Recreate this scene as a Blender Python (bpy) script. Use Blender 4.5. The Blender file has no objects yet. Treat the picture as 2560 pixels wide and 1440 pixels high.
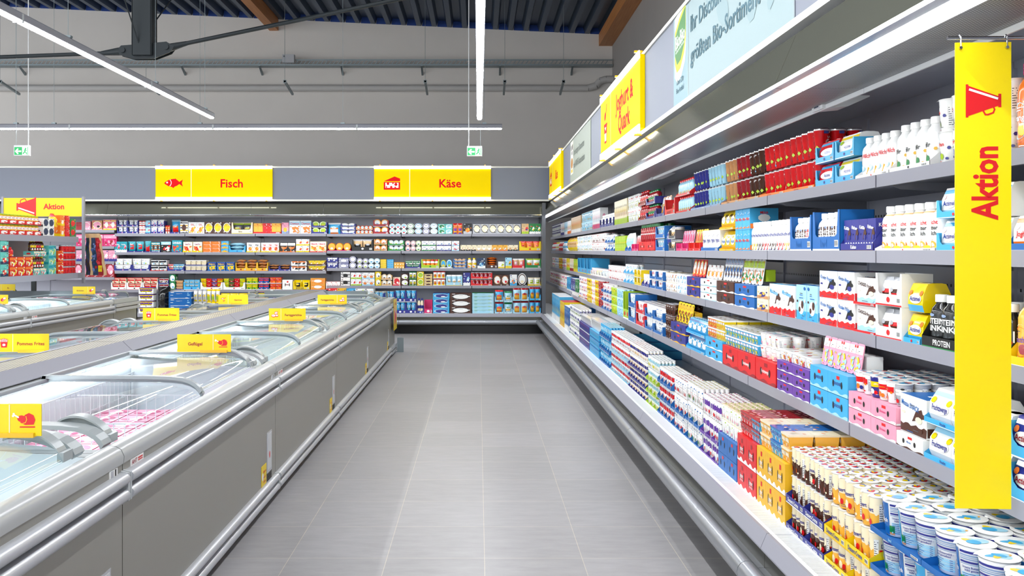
import bpy, math, random
from mathutils import Vector, Matrix
PI = math.pi
K = 2132.0            # focal length in pixels of the 2560 wide frame
CH = 1.415            # camera height
SC = bpy.context.scene
COL = SC.collection

# ---------------------------------------------------------------- camera, world, exposure
cam = bpy.data.cameras.new('camera'); camo = bpy.data.objects.new('camera', cam); COL.objects.link(camo)
camo.location = (0, 0, CH); camo.rotation_euler = (PI/2, 0, 0)
cam.sensor_width = 36.0; cam.lens = K/2560*36.0
cam.shift_x = (1280-1196)/2560.0; cam.shift_y = -(720-628)/2560.0
cam.clip_start = 0.05; cam.clip_end = 100
SC.camera = camo
w = bpy.data.worlds.new('world'); SC.world = w; w.use_nodes = True
WBG = w.node_tree.nodes['Background']; WBG.inputs[0].default_value = (0.93, 0.97, 1.0, 1); WBG.inputs[1].default_value = 1.7
SC.view_settings.view_transform = 'Standard'; SC.view_settings.look = 'None'
SC.view_settings.exposure = 0.2; SC.view_settings.gamma = 1.0
SC.cycles.max_bounces = 6; SC.cycles.diffuse_bounces = 3; SC.cycles.glossy_bounces = 3
SC.cycles.transmission_bounces = 4; SC.cycles.transparent_max_bounces = 12
SC.cycles.caustics_reflective = False; SC.cycles.caustics_refractive = False
SC.cycles.sample_clamp_indirect = 4.0
TUBE_POWER = 78.0      # hanging LED lines
CANOPY_POWER = 8.5    # strip lights under the cooler canopies

# ---------------------------------------------------------------- colours and materials
def lin(c):
    return tuple((x/12.92 if x <= 0.04045 else ((x+0.055)/1.055)**2.4) for x in c)
def hx(s):
    return lin(tuple(int(s[i:i+2], 16)/255 for i in (0, 2, 4)))
PAL = {'w': 'f4f4f2', 'n': '2b2f86', 'b': '1764ad', 'l': '3fa9dc', 'L': 'a5d6ea', 't': '1c98a8', 'T': '63c4ba', 'g': '17803c', 'G': 'a9c928',
       'y': 'ffe000', 'Y': 'e8b21c', 'o': 'ee7a22', 'r': 'd8191f', 'R': '9c1520', 'p': 'eb9db5', 'm': 'd0246c', 'v': '6a3fa0', 'k': '161616',
       'B': '4a2618', 'e': 'd6b282', 'c': 'f3e6c4', 's': 'b4b6bc', 'd': '55575c', 'a': 'f0b23c', 'u': '8a9fc0', 'z': 'c98f5c', 'D': '1d3557'}
PALL = {k: hx(v) for k, v in PAL.items()}
PALL['y'] = (0.84, 0.61, 0.0); PALL['Q'] = (0.97, 0.73, 0.0)
def C(c):
    return PALL[c] if isinstance(c, str) and len(c) == 1 else (hx(c) if isinstance(c, str) else c)

MATS = {}
def mat(name, rough=0.5, metal=0.0, base=None, attr=False, emit=0, emitc=None, coat=0, noise=None, bump=0.0):
    if name in MATS: return MATS[name]
    m = bpy.data.materials.new(name); m.use_nodes = True; nt = m.node_tree; p = nt.nodes['Principled BSDF']
    p.inputs['Roughness'].default_value = rough; p.inputs['Metallic'].default_value = metal
    p.inputs['Coat Weight'].default_value = coat
    if base is not None: p.inputs['Base Color'].default_value = (*C(base), 1)
    if attr:
        a = nt.nodes.new('ShaderNodeAttribute'); a.attribute_name = 'Col'
        nt.links.new(a.outputs['Color'], p.inputs['Base Color'])
        if emit: nt.links.new(a.outputs['Color'], p.inputs['Emission Color'])
    if emit:
        p.inputs['Emission Strength'].default_value = emit
        if emitc: p.inputs['Emission Color'].default_value = (*C(emitc), 1)
    if noise:
        sc, amt, stretch = noise
        tc = nt.nodes.new('ShaderNodeTexCoord'); mp = nt.nodes.new('ShaderNodeMapping'); mp.inputs['Scale'].default_value = stretch
        nz = nt.nodes.new('ShaderNodeTexNoise'); nz.inputs['Scale'].default_value = sc; nz.inputs['Detail'].default_value = 4
        nt.links.new(tc.outputs['Object'], mp.inputs[0]); nt.links.new(mp.outputs[0], nz.inputs[0])
        r = nt.nodes.new('ShaderNodeMapRange'); r.inputs[3].default_value = max(0, rough-amt); r.inputs[4].default_value = rough+amt
        nt.links.new(nz.outputs[0], r.inputs[0]); nt.links.new(r.outputs[0], p.inputs['Roughness'])
        if bump:
            b = nt.nodes.new('ShaderNodeBump'); b.inputs['Strength'].default_value = bump; b.inputs['Distance'].default_value = 0.002
            nt.links.new(nz.outputs[0], b.inputs['Height']); nt.links.new(b.outputs[0], p.inputs['Normal'])
    MATS[name] = m; return m
PRINT = mat('printed_card', 0.38, attr=True)
PLAS = mat('glossy_plastic', 0.16, attr=True, coat=0.3)
MATTE = mat('matte_paint', 0.6, attr=True)
SIGNM = mat('sign_plastic', 0.3, attr=True)
BACKLIT = mat('backlit_print', 0.6, attr=True, emit=0.16); BACKLIT.node_tree.nodes['Principled BSDF'].inputs['Specular IOR Level'].default_value = 0.05
STEEL = mat('brushed_steel', 0.30, 0.45, '9a9890')
ALU = mat('anodised_aluminium', 0.34, 0.45, 'bfc1c6')
CHROME = mat('chrome_trim', 0.12, 1.0, 'c9ccd2')
OLIVE = mat('mirror_fascia', 0.10, 0.45, '74756a')
GREYP = mat('grey_powder_coat', 0.45, 0.0, '8b8c95')
RAILM = mat('price_rail_grey', 0.5, 0.0, '92929c')
LGREY = mat('light_grey_plastic', 0.3, 0.0, 'b9bdc0')
WHITEP = mat('white_enamel', 0.3, 0.0, 'eef0f2')
BLACK = mat('black_plastic', 0.5, 0.0, '121214')
DARK = mat('dark_painted_steel', 0.4, 0.3, '2c3236')
BACKP = mat('grey_back_panel', 0.25, 0.0, 'c6c8d4')
def glass(name, tint, refl=0.06, rough=0.02):
    m = bpy.data.materials.new(name); m.use_nodes = True; nt = m.node_tree; nt.nodes.clear()
    o = nt.nodes.new('ShaderNodeOutputMaterial'); t = nt.nodes.new('ShaderNodeBsdfTransparent'); t.inputs[0].default_value = (*tint, 1)
    g = nt.nodes.new('ShaderNodeBsdfGlossy'); g.inputs['Roughness'].default_value = rough
    f = nt.nodes.new('ShaderNodeLayerWeight'); f.inputs[0].default_value = 0.5
    pw = nt.nodes.new('ShaderNodeMath'); pw.operation = 'POWER'; pw.inputs[1].default_value = 4.6
    mr = nt.nodes.new('ShaderNodeMapRange'); mr.inputs[3].default_value = refl; mr.inputs[4].default_value = 0.95
    nt.links.new(f.outputs['Facing'], pw.inputs[0]); nt.links.new(pw.outputs[0], mr.inputs[0])
    x = nt.nodes.new('ShaderNodeMixShader'); nt.links.new(mr.outputs[0], x.inputs[0])
    nt.links.new(t.outputs[0], x.inputs[1]); nt.links.new(g.outputs[0], x.inputs[2]); nt.links.new(x.outputs[0], o.inputs[0])
    return m
GLASS = glass('freezer_glass', (0.86, 0.95, 0.97))
CLEAR = glass('clear_plastic', (0.88, 0.9, 0.92), 0.14, 0.08)
def emis(name, col, s):
    m = bpy.data.materials.new(name); m.use_nodes = True; nt = m.node_tree; nt.nodes.clear()
    o = nt.nodes.new('ShaderNodeOutputMaterial'); e = nt.nodes.new('ShaderNodeEmission')
    e.inputs[0].default_value = (*col, 1); e.inputs[1].default_value = s; nt.links.new(e.outputs[0], o.inputs[0]); return m
TUBE = emis('led_tube_light', (0.96, 0.98, 1.0), TUBE_POWER)
CANL = emis('canopy_light', (0.93, 0.96, 1.0), CANOPY_POWER)
EDGEL = emis('sign_edge_light', (1.0, 0.97, 0.85), 7.0)
EXITL = mat('exit_sign_print', 0.4, attr=True, emit=0.7)

# ---------------------------------------------------------------- mesh builder
GLY = {}
def glyphs(s, bold):
    k = (s, bold)
    if k in GLY: return GLY[k]
    cu = bpy.data.curves.new('t', 'FONT'); cu.body = s; cu.size = 1.0; cu.resolution_u = 2; cu.offset = bold
    cu.fill_mode = 'FRONT'
    o = bpy.data.objects.new('t', cu); COL.objects.link(o)
    dg = bpy.context.evaluated_depsgraph_get(); dg.update()
    me = bpy.data.meshes.new_from_object(o.evaluated_get(dg))
    vs = [(v.co.x, v.co.y) for v in me.vertices]; fs = [tuple(p.vertices) for p in me.polygons]
    # letters come out facing +z; keep winding
    bpy.data.objects.remove(o); bpy.data.meshes.remove(me); bpy.data.curves.remove(cu)
    if vs:
        x0 = min(v[0] for v in vs); x1 = max(v[0] for v in vs); y0 = min(v[1] for v in vs); y1 = max(v[1] for v in vs)
    else: x0 = x1 = y0 = y1 = 0
    GLY[k] = (vs, fs, x0, x1, y0, y1); return GLY[k]

class MB:
    def __init__(s): s.v = []; s.f = []; s.c = []; s.m = []; s.sm = []; s.k = 0
    def lift(s, l): s.k += 1; return l+.03*(s.k % 30)      # no two prints lie in exactly one plane
    def poly(s, pts, col, m=0, smooth=False):
        b = len(s.v); s.v += [tuple(p) for p in pts]; s.f.append(tuple(range(b, b+len(pts)))); s.c.append(C(col)); s.m.append(m); s.sm.append(smooth)
    def box(s, x0, x1, y0, y1, z0, z1, col, m=0, cols=None):
        # cols: dict face->colour ; faces: f(ront -y) k(back) l r t b
        P = [(x0,y0,z0),(x1,y0,z0),(x1,y1,z0),(x0,y1,z0),(x0,y0,z1),(x1,y0,z1),(x1,y1,z1),(x0,y1,z1)]
        for k, q in (('b',(0,3,2,1)),('t',(4,5,6,7)),('f',(0,1,5,4)),('k',(2,3,7,6)),('l',(3,0,4,7)),('r',(1,2,6,5))):
            c = cols.get(k, col) if cols else col
            if c is None: continue
            s.poly([P[i] for i in q], c, m)
    def bar(s, a, b, r, col, m=0, n=8, cap=True):
        a = Vector(a); b = Vector(b); d = (b-a).normalized(); u = d.orthogonal().normalized(); w_ = d.cross(u)
        ra = r if not isinstance(r, tuple) else r[0]; rb = r if not isinstance(r, tuple) else r[1]
        A = [a+(u*math.cos(2*PI*i/n)+w_*math.sin(2*PI*i/n))*ra for i in range(n)]; B = [b+(u*math.cos(2*PI*i/n)+w_*math.sin(2*PI*i/n))*rb for i in range(n)]
        for i in range(n):
            j = (i+1) % n; s.poly([A[i], A[j], B[j], B[i]], col, m, True)
        if cap: s.poly(A[::-1], col, m); s.poly(B, col, m)
    def tube(s, pts, r, col, m=0, n=6):
        for a, b in zip(pts, pts[1:]): s.bar(a, b, r, col, m, n)
    def lathe(s, prof, n, cols, m=0, cap0=True, cap1=True, rot=0.0):
        # prof: [(r,z)], cols: colour or list per segment or fn(i_seg, j_angle)
        rings = [[(r*math.cos(2*PI*(j+rot)/n-PI/2), r*math.sin(2*PI*(j+rot)/n-PI/2), z) for j in range(n)] for r, z in prof]
        for i in range(len(prof)-1):
            for j in range(n):
                k = (j+1) % n
                c = cols(i, j) if callable(cols) else (cols[i] if isinstance(cols, (list, tuple)) and not isinstance(cols[0], float) else cols)
                s.poly([rings[i][j], rings[i][k], rings[i+1][k], rings[i+1][j]], c, m, True)
        c0 = cols(0, 0) if callable(cols) else (cols[0] if isinstance(cols, (list, tuple)) and not isinstance(cols[0], float) else cols)
        c1 = cols(len(prof)-2, 0) if callable(cols) else (cols[-1] if isinstance(cols, (list, tuple)) and not isinstance(cols[0], float) else cols)
        if cap0 and prof[0][0] > 1e-5: s.poly(rings[0][::-1], c0, m)
        if cap1 and prof[-1][0] > 1e-5: s.poly(rings[-1], c1, m)
    def extrude(s, prof, axis, a, b, col, m=0, closed=True, smooth=False):
        # prof: 2D points; axis 'y': (x,z) run along y ; axis 'x': (y,z) run along x
        P = (lambda p, t: (p[0], t, p[1])) if axis == 'y' else (lambda p, t: (t, p[0], p[1]))
        n = len(prof)
        for i in range(n if closed else n-1):
            j = (i+1) % n
            s.poly([P(prof[i], a), P(prof[j], a), P(prof[j], b), P(prof[i], b)], col, m, smooth)
        if closed:
            s.poly([P(p, a) for p in prof][::-1], col, m); s.poly([P(p, b) for p in prof], col, m)
    def add(s, o, mtx):
        b = len(s.v)
        s.v += [tuple(mtx @ Vector(p)) for p in o.v]; s.f += [tuple(i+b for i in f) for f in o.f]; s.c += o.c; s.m += o.m; s.sm += o.sm
    # ---- print on a mapped surface: M(u, v, layer) -> xyz
    def patch(s, M, u0, v0, u1, v1, col, l=1, m=0, nu=1):
        l = s.lift(l)
        for i in range(nu):
            a = u0+(u1-u0)*i/nu; b = u0+(u1-u0)*(i+1)/nu
            s.poly([M(a, v0, l), M(b, v0, l), M(b, v1, l), M(a, v1, l)], col, m)
    def shape(s, M, pts, col, l=1, m=0):
        l = s.lift(l); s.poly([M(u, v, l) for u, v in pts], col, m)
    def ell(s, M, cu, cv, ru, rv, col, l=1, m=0, n=12, a0=0, tilt=0):
        pts = []
        for i in range(n):
            a = 2*PI*i/n+a0; x = ru*math.cos(a); y = rv*math.sin(a)
            pts.append((cu+x*math.cos(tilt)-y*math.sin(tilt), cv+x*math.sin(tilt)+y*math.cos(tilt)))
        s.shape(M, pts, col, l, m)
    def text(s, M, t, cu, cv, h, col, l=2, m=0, bold=0.012, maxw=None, tilt=0, align=0):
        vs, fs, x0, x1, y0, y1 = glyphs(t, bold); l = s.lift(l)
        if not vs: return
        cap = 0.73; sc = h/cap; wd = (x1-x0)*sc; sx = sc
        if maxw and wd > maxw: sx = sc*maxw/wd; wd = maxw
        off = -wd/2 if align == 0 else (0 if align < 0 else -wd)
        ct, st = math.cos(tilt), math.sin(tilt); b = len(s.v)
        for x, y in vs:
            X = (x-x0)*sx+off; Y = y*sc-h/2
            s.v.append(tuple(M(cu+X*ct-Y*st, cv+X*st+Y*ct, l)))
        c = C(col)
        for f in fs: s.f.append(tuple(i+b for i in f)); s.c.append(c); s.m.append(m); s.sm.append(False)
    def mesh(s, name, mats):
        me = bpy.data.meshes.new(name)
        if any(s.sm):                       # weld, so that curved faces shade smoothly
            idx = {}; nv = []; mp = []
            for p in s.v:
                k = (round(p[0], 5), round(p[1], 5), round(p[2], 5))
                if k not in idx: idx[k] = len(nv); nv.append(p)
                mp.append(idx[k])
            F = []
            for i, f in enumerate(s.f):
                g = []
                for q in f:
                    if mp[q] not in g: g.append(mp[q])
                if len(g) > 2: F.append((tuple(g), s.c[i], s.m[i], s.sm[i]))
            s.v = nv; s.f = [x[0] for x in F]; s.c = [x[1] for x in F]; s.m = [x[2] for x in F]; s.sm = [x[3] for x in F]
        me.from_pydata(s.v, [], s.f)
        for q in mats: me.materials.append(q)
        me.polygons.foreach_set('material_index', s.m); me.polygons.foreach_set('use_smooth', s.sm)
        at = me.color_attributes.new('Col', 'FLOAT_COLOR', 'CORNER')
        buf = []
        for f, c in zip(s.f, s.c): buf += (c[0], c[1], c[2], 1.0)*len(f)
        at.data.foreach_set('color', buf)
        if any(s.sm): me.set_sharp_from_angle(angle=math.radians(48))
        me.update(); return me

def MP(x0, z0, y):            # flat front plane facing -y
    return lambda u, v, l: (x0+u, y-0.0006*l, z0+v)
def MCYL(rb, rt, h, z0=0):
    rm = (rb+rt)/2
    def f(u, v, l):
        r = rb+(rt-rb)*v/h+0.0006*l; a = u/rm-PI/2
        return (r*math.cos(a), r*math.sin(a), z0+v)
    return f

def link(name, me, parent=None, loc=(0,0,0), rz=0.0):
    o = bpy.data.objects.new(name, me); COL.objects.link(o); o.location = loc
    if rz: o.rotation_euler = (0, 0, rz)
    if parent: o.parent = parent
    return o
LABELS = {}
def tag(o, label=None, cat=None, group=None, kind=None):
    if label: o['label'] = label; LABELS[label] = LABELS.get(label, 0)+1
    if cat: o['category'] = cat
    if group: o['group'] = group
    if kind: o['kind'] = kind
    return o
def obj(name, mb, mats, parent=None, loc=(0,0,0), rz=0.0):
    if not isinstance(mats, (list, tuple)): mats = [mats]
    return link(name, mb.mesh(name, mats), parent, loc, rz)
def empty(name, loc, label, cat, group=None, rz=0.0):
    o = bpy.data.objects.new(name, None); COL.objects.link(o); o.location = loc; o.rotation_euler = (0, 0, rz); o.empty_display_size = 0.1
    return tag(o, label, cat, group)
def struct(name, mb, mats):
    o = obj(name, mb, mats); o['kind'] = 'structure'; return o
def bevel(o, wd=0.004, seg=2):
    b = o.modifiers.new('b', 'BEVEL'); b.width = wd; b.segments = seg; b.limit_method = 'ANGLE'; b.angle_limit = 0.6
    return o
def PX(px, Y): return (px-1196)*Y/K
def PZ(py, Y): return CH-(py-628)*Y/K

# ================================================================ room
WY = 18.6; WX = 2.92
def floor_mat():
    m = bpy.data.materials.new('grey_floor_tiles'); m.use_nodes = True; nt = m.node_tree; p = nt.nodes['Principled BSDF']
    N = nt.nodes.new; L = nt.links.new
    tc = N('ShaderNodeTexCoord'); mp = N('ShaderNodeMapping')
    ts = 0.4499
    mp.inputs['Location'].default_value = (-0.028/ts, -0.3308/ts, 0); mp.inputs['Scale'].default_value = (1/ts, 1/ts, 1)
    L(tc.outputs['Object'], mp.inputs[0])
    br = N('ShaderNodeTexBrick'); br.offset = 0.0; br.squash = 1.0
    br.inputs['Scale'].default_value = 1.0; br.inputs['Brick Width'].default_value = 1.0; br.inputs['Row Height'].default_value = 1.0
    br.inputs['Mortar Size'].default_value = 0.0045; br.inputs['Mortar Smooth'].default_value = 0.2
    br.inputs['Color1'].default_value = (*hx('8f8d8e'), 1); br.inputs['Color2'].default_value = (*hx('979597'), 1)
    br.inputs['Mortar'].default_value = (*hx('b3aca0'), 1)
    L(mp.outputs[0], br.inputs['Vector'])
    nz = N('ShaderNodeTexNoise'); nz.inputs['Scale'].default_value = 9; nz.inputs['Detail'].default_value = 8; nz.inputs['Roughness'].default_value = 0.65
    m2 = N('ShaderNodeMapping'); m2.inputs['Scale'].default_value = (0.6, 2.2, 1); L(tc.outputs['Object'], m2.inputs[0]); L(m2.outputs[0], nz.inputs[0])
    hs = N('ShaderNodeHueSaturation'); mr = N('ShaderNodeMapRange'); mr.inputs[1].default_value = 0.3; mr.inputs[2].default_value = 0.7
    mr.inputs[3].default_value = 0.86; mr.inputs[4].default_value = 1.12
    L(nz.outputs[0], mr.inputs[0]); L(mr.outputs[0], hs.inputs['Value']); L(br.outputs['Color'], hs.inputs['Color']); L(hs.outputs[0], p.inputs['Base Color'])
    r2 = N('ShaderNodeMapRange'); r2.inputs[3].default_value = 0.30; r2.inputs[4].default_value = 0.44; L(nz.outputs[0], r2.inputs[0]); L(r2.outputs[0], p.inputs['Roughness'])
    bp = N('ShaderNodeBump'); bp.inputs['Strength'].default_value = 0.25; bp.inputs['Distance'].default_value = 0.002
    inv = N('ShaderNodeMath'); inv.operation = 'SUBTRACT'; inv.inputs[0].default_value = 1.0; L(br.outputs['Fac'], inv.inputs[1]); L(inv.outputs[0], bp.inputs['Height']); L(bp.outputs[0], p.inputs['Normal'])
    return m
def wall_mat(name, col):
    m = mat(name, 0.85, base=col); nt = m.node_tree; p = nt.nodes['Principled BSDF']
    nz = nt.nodes.new('ShaderNodeTexNoise'); nz.inputs['Scale'].default_value = 1.3; nz.inputs['Detail'].default_value = 5
    tc = nt.nodes.new('ShaderNodeTexCoord'); nt.links.new(tc.outputs['Object'], nz.inputs[0])
    mx = nt.nodes.new('ShaderNodeMix'); mx.data_type = 'RGBA'; mx.inputs[6].default_value = (*[x*0.93 for x in C(col)], 1); mx.inputs[7].default_value = (*[min(1, x*1.05) for x in C(col)], 1)
    nt.links.new(nz.outputs[0], mx.inputs[0]); nt.links.new(mx.outputs[2], p.inputs['Base Color']); return m
mb = MB(); mb.box(-16, 6, -5, 19.2, -0.1, 0, 'd'); struct('floor', mb, floor_mat())
WALLM = wall_mat('grey_plaster', 'e2ddd8')
mb = MB(); mb.box(-16, WX+0.2, WY, WY+0.2, 0, 8.2, 's'); struct('wall_back', mb, WALLM)
mb = MB(); mb.box(WX, WX+0.2, -5, WY, 0, 8.2, 's'); struct('wall_right', mb, wall_mat('grey_plaster_side', 'a09c99'))  # shade put into the colour: darker copy of the plaster, offsets strong lamps
def roofz(x): return 1.415+(612*0.008724)-0.0467*(x+10.43)
# trapezoid sheet roof, ribs along the hall
per = 0.333; mb = MB()
def sheet(x0, n, ya, yb):
    prof = []
    for i in range(n):
        x = x0+i*per
        for dx, dz in ((0, 0), (0.10, 0), (0.14, 0.13), (0.29, 0.13)): prof.append((x+dx, roofz(x+dx)+dz))
    prof.append((x0+n*per, roofz(x0+n*per)))
    mb.extrude(prof, 'y', ya, yb, 'd', 0, closed=False)
sheet(-16.0, 57, 10.5, WY)
for x0, n in ((-16.0, 12), (-9.34, 7), (-4.678, 7), (-1.015, 12)): sheet(x0, n, -5, 10.5)     # unseen open bays added between, letting world light brighten walls and freezers
struct('ceiling', mb, mat('dark_blue_roof_sheet', 0.42, 0.55, '4a586c'))
mb = MB(); x = -16.0            # closure foam blocks at the wall head
while x < WX-0.2:
    mb.extrude([(x+0.12, roofz(x+0.12)), (x+0.14, roofz(x)+0.13), (x+0.29, roofz(x)+0.13), (x+0.33, roofz(x+0.3))], 'y', WY-0.03, WY+0.0, 'b'); x += per
struct('trim_1', mb, mat('blue_closure', 0.7, base='1b3f8a'))
def beam_mat():
    m = mat('laminated_timber', 0.5, base='b5713f'); nt = m.node_tree; p = nt.nodes['Principled BSDF']
    wv = nt.nodes.new('ShaderNodeTexNoise'); wv.inputs['Scale'].default_value = 6
    tc = nt.nodes.new('ShaderNodeTexCoord'); mp = nt.nodes.new('ShaderNodeMapping'); mp.inputs['Scale'].default_value = (6, 0.25, 6)
    nt.links.new(tc.outputs['Object'], mp.inputs[0]); nt.links.new(mp.outputs[0], wv.inputs[0])
    mx = nt.nodes.new('ShaderNodeMix'); mx.data_type = 'RGBA'; mx.inputs[6].default_value = (*hx('a8642f'), 1); mx.inputs[7].default_value = (*hx('cf9058'), 1)
    nt.links.new(wv.outputs[0], mx.inputs[0]); nt.links.new(mx.outputs[2], p.inputs['Base Color']); return m
BEAM = beam_mat()
for i, (p0, p1, yb) in enumerate(((674, 696, 77), (1497, 1531, 115))):
    xa = PX(p0, WY); xb = PX(p1, WY); zt = roofz(xb)+0.02; zb = PZ(yb, WY)
    mb = MB(); mb.box(xa, xb, -5, WY, zb, zt, 'z'); o = struct('ceiling_beam', mb, BEAM)

# steel truss under the roof
TY = 11.0
t = empty('roof_truss', (PX(361, TY), TY, PZ(145, TY)), 'dark steel post with tie rods hanging below the corrugated roof', 'roof truss')
def rel(x, y, z): return (x-t.location.x, y-t.location.y, z-t.location.z)
mb = MB(); hw = 0.12; zt = roofz(t.location.x)+0.05-t.location.z
mb.box(-hw, hw, -0.10, -0.08, 0.02, zt, 'k'); mb.box(-hw, hw, 0.08, 0.10, 0.02, zt, 'k'); mb.box(-0.02, 0.02, -0.08, 0.08, 0.02, zt, 'k')
for sx in (-1, 1): mb.box(sx*hw-0.006, sx*hw+0.006, -0.1, 0.1, 0.02, zt, 'k')
obj('post', mb, DARK, t)
mb = MB()
for yy in (-0.05, 0.04):
    pts = [(-0.33, 0.10), (-0.30, 0.03), (-0.12, -0.02), (0.14, -0.02), (0.34, 0.06), (0.40, 0.14), (0.30, 0.20), (-0.02, 0.17), (-0.28, 0.15)]
    mb.poly([(a, yy, b) for a, b in pts], 'k'); mb.poly([(a, yy+0.012, b) for a, b in pts][::-1], 'k')
    for i in range(len(pts)):
        a, b = pts[i], pts[(i+1) % len(pts)]; mb.poly([(a[0], yy, a[1]), (b[0], yy, b[1]), (b[0], yy+0.012, b[1]), (a[0], yy+0.012, a[1])], 'k')
mb.bar((-0.26, -0.07, 0.09), (-0.26, 0.07, 0.09), 0.035, 'k', n=12); mb.bar((0.3, -0.07, 0.13), (0.3, 0.07, 0.13), 0.035, 'k', n=12)
obj('gusset_plate', mb, DARK, t)
mb = MB(); L0 = rel(PX(-250, TY), TY, PZ(152, TY)); mb.bar(L0, (-0.55, 0, 0.06), 0.026, 'k'); mb.bar((-0.55, 0, 0.06), (-0.26, 0, 0.09), (0.03, 0.06), 'k')
obj('tie_rod', mb, DARK, t)
mb = MB(); R0 = rel(PX(1045, TY), TY, PZ(-12, TY)); mb.bar((0.55, 0, 0.19), R0, 0.028, 'k'); mb.bar((0.28, 0, 0.12), (0.55, 0, 0.19), (0.06, 0.03), 'k')
obj('tie_rod', mb, DARK, t)
for a, b in (((-0.02, -0.02, 0.05), (-0.28, -1.2, 2.0)), ((0.02, 0.05, 0.35), (0.6, 1.6, 2.35))):
    mb = MB(); mb.bar(a, b, 0.009, 'k', n=6); obj('brace_rod', mb, DARK, t)

# cable tray, pipe, wall box, brackets
ty = WY-0.14
mb = MB(); za, zb = PZ(167, ty), PZ(151, ty); xl, xr = PX(-60, ty), PX(1530, ty)
mb.box(xl, xr, ty-0.11, ty-0.108, za, za+0.035, 's'); mb.box(xl, xr, ty-0.11, ty+0.1, za, za+0.002, 's')
mb.box(xl, xr, ty-0.11, ty-0.108, zb-0.03, zb, 's')
n = int((xr-xl)/0.09)
for i in range(n):
    x0 = xl+i*0.09; mb.poly([(x0, ty-0.109, za+0.03), (x0+0.02, ty-0.109, za+0.03), (x0+0.075, ty-0.109, zb-0.03), (x0+0.055, ty-0.109, zb-0.03)], 's')
tr = empty('cable_tray', ((xl+xr)/2, ty, za), 'galvanised perforated cable tray running along the grey back wall', 'cable tray')
o = obj('tray', mb, mat('galvanised', 0.4, 0.8, '8d989c'), tr); o.location = -Vector(tr.location)
for p in (55, 458, 652, 855, 1055, 1250, 1430):
    mb = MB(); xx = PX(p, ty); mb.extrude([(ty-0.12, za-0.01), (ty+0.14, za-0.16), (ty+0.14, za-0.11), (ty-0.12, za+0.0)], 'x', xx-0.02, xx+0.02, 's')
    o = obj('bracket', mb, MATS['galvanised'], tr); o.location = -Vector(tr.location)
py_ = WY-0.1; zp = PZ(220, py_)
mb = MB(); mb.bar((PX(-60, py_), py_, zp), (PX(1470, py_), py_, zp), 0.07, 's', n=14)
mb.tube([(PX(1470, py_), py_, zp), (PX(1490, py_), py_, zp+0.05), (PX(1500, py_), py_, zp+0.15), (PX(1515, py_), py_, zp+0.19), (WX-0.001, py_, zp+0.19)], 0.075, 's', n=14)
tag(obj('wall_pipe', mb, mat('pipe_grey', 0.5, 0, 'c4c2c0')), 'long grey pipe running across the back wall below the cable tray', 'pipe')
mb = MB(); mb.box(PX(712, ty), PX(741, ty), ty-0.24, ty-0.125, PZ(162, ty), PZ(142, ty), 's'); mb.box(PX(715, ty), PX(718, ty), ty-0.245, ty-0.24, PZ(149, ty), PZ(145, ty), 'd')
bevel(tag(obj('junction_box', mb, MATTE), 'small grey box fixed on the cable tray', 'junction box'), 0.006)
for p in (0, 365, 712, 1063, 1262, 1409):
    xx = PX(p, 16.5); zz = PZ(206, 16.5)
    e = empty('pipe_hanger', (xx, 16.5, zz), 'thin rod hanger with angled metal foot, %s along the back wall' % ['first','second','third','fourth','fifth','sixth'][(0,365,712,1063,1262,1409).index(p)], 'hanger', 'rod hangers near the back wall')
    mb = MB(); mb.bar((0, 0, 0.03), (0, 0, roofz(xx)-zz), 0.004, 's', n=5); obj('rod', mb, MATS['galvanised'], e)
    mb = MB(); mb.box(-0.03, 0.03, 0, 0.02, -0.01, 0.05, 's'); mb.extrude([(0.0, 0.0), (0.7, -0.12), (0.7, -0.08), (0.0, 0.04)], 'x', -0.02, 0.02, 's'); obj('foot', mb, MATS['galvanised'], e)
# ================================================================ logos as print
def rot(M, du, dv, s=1.0, a=0.0):      # sub-frame of a print surface
    ca, sa = math.cos(a), math.sin(a)
    return lambda u, v, l: M(du+(u*ca-v*sa)*s, dv+(u*sa+v*ca)*s, l)
def thick(mb, M, pts, wd, col, l=1, m=0, closed=False):
    n = len(pts)
    for i in range(n if closed else n-1):
        a = pts[i]; b = pts[(i+1) % n]; dx, dy = b[0]-a[0], b[1]-a[1]; d = math.hypot(dx, dy) or 1; nx, ny = -dy/d*wd/2, dx/d*wd/2; ex, ey = dx/d*wd*.35, dy/d*wd*.35
        mb.shape(M, [(a[0]-nx-ex, a[1]-ny-ey), (b[0]-nx+ex, b[1]-ny+ey), (b[0]+nx+ex, b[1]+ny+ey), (a[0]+nx-ex, a[1]+ny-ey)], col, l, m)
def logo_fish(mb, M, m=0):     # about 1.4 wide, .75 high, head at the left
    up = [(-.7, 0), (-.55, .13), (-.3, .26), (0, .32), (.12, .31), (.1, .38), (.28, .24), (.45, .09), (.72, .27), (.64, 0)]
    dn = [(.72, -.27), (.45, -.07), (.28, -.2), (.1, -.27), (0, -.38), (-.12, -.3), (-.4, -.22), (-.6, -.1)]
    mb.shape(M, (up+dn)[::-1], 'r', 1, m); mb.ell(M, -.47, .04, .07, .07, 'w', 2, m)
    thick(mb, M, [(-.25, .25), (-.17, .12), (-.15, 0), (-.2, -.14), (-.26, -.22)], .05, 'w', 2, m)
def logo_cheese(mb, M, m=0):
    mb.shape(M, [(-.62, -.5), (.62, -.5), (.62, .08), (-.62, .08)], 'r', 1, m); mb.shape(M, [(-.62, .14), (.62, .14), (.62, .34), (.2, .5)], 'r', 1, m)
    mb.shape(M, [(-.5, -.36), (.5, -.36), (.5, 0.02), (-.5, 0.02)], 'w', 2, m)
    for a, b, r in ((-.3, -.05, .1), (.3, -.1, .12), (-.05, -.3, .09), (.25, -.33, .06), (-.42, -.3, .06), (.08, -.02, .06)): mb.ell(M, a, b, r, r, 'r', 3, m, 10)
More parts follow.
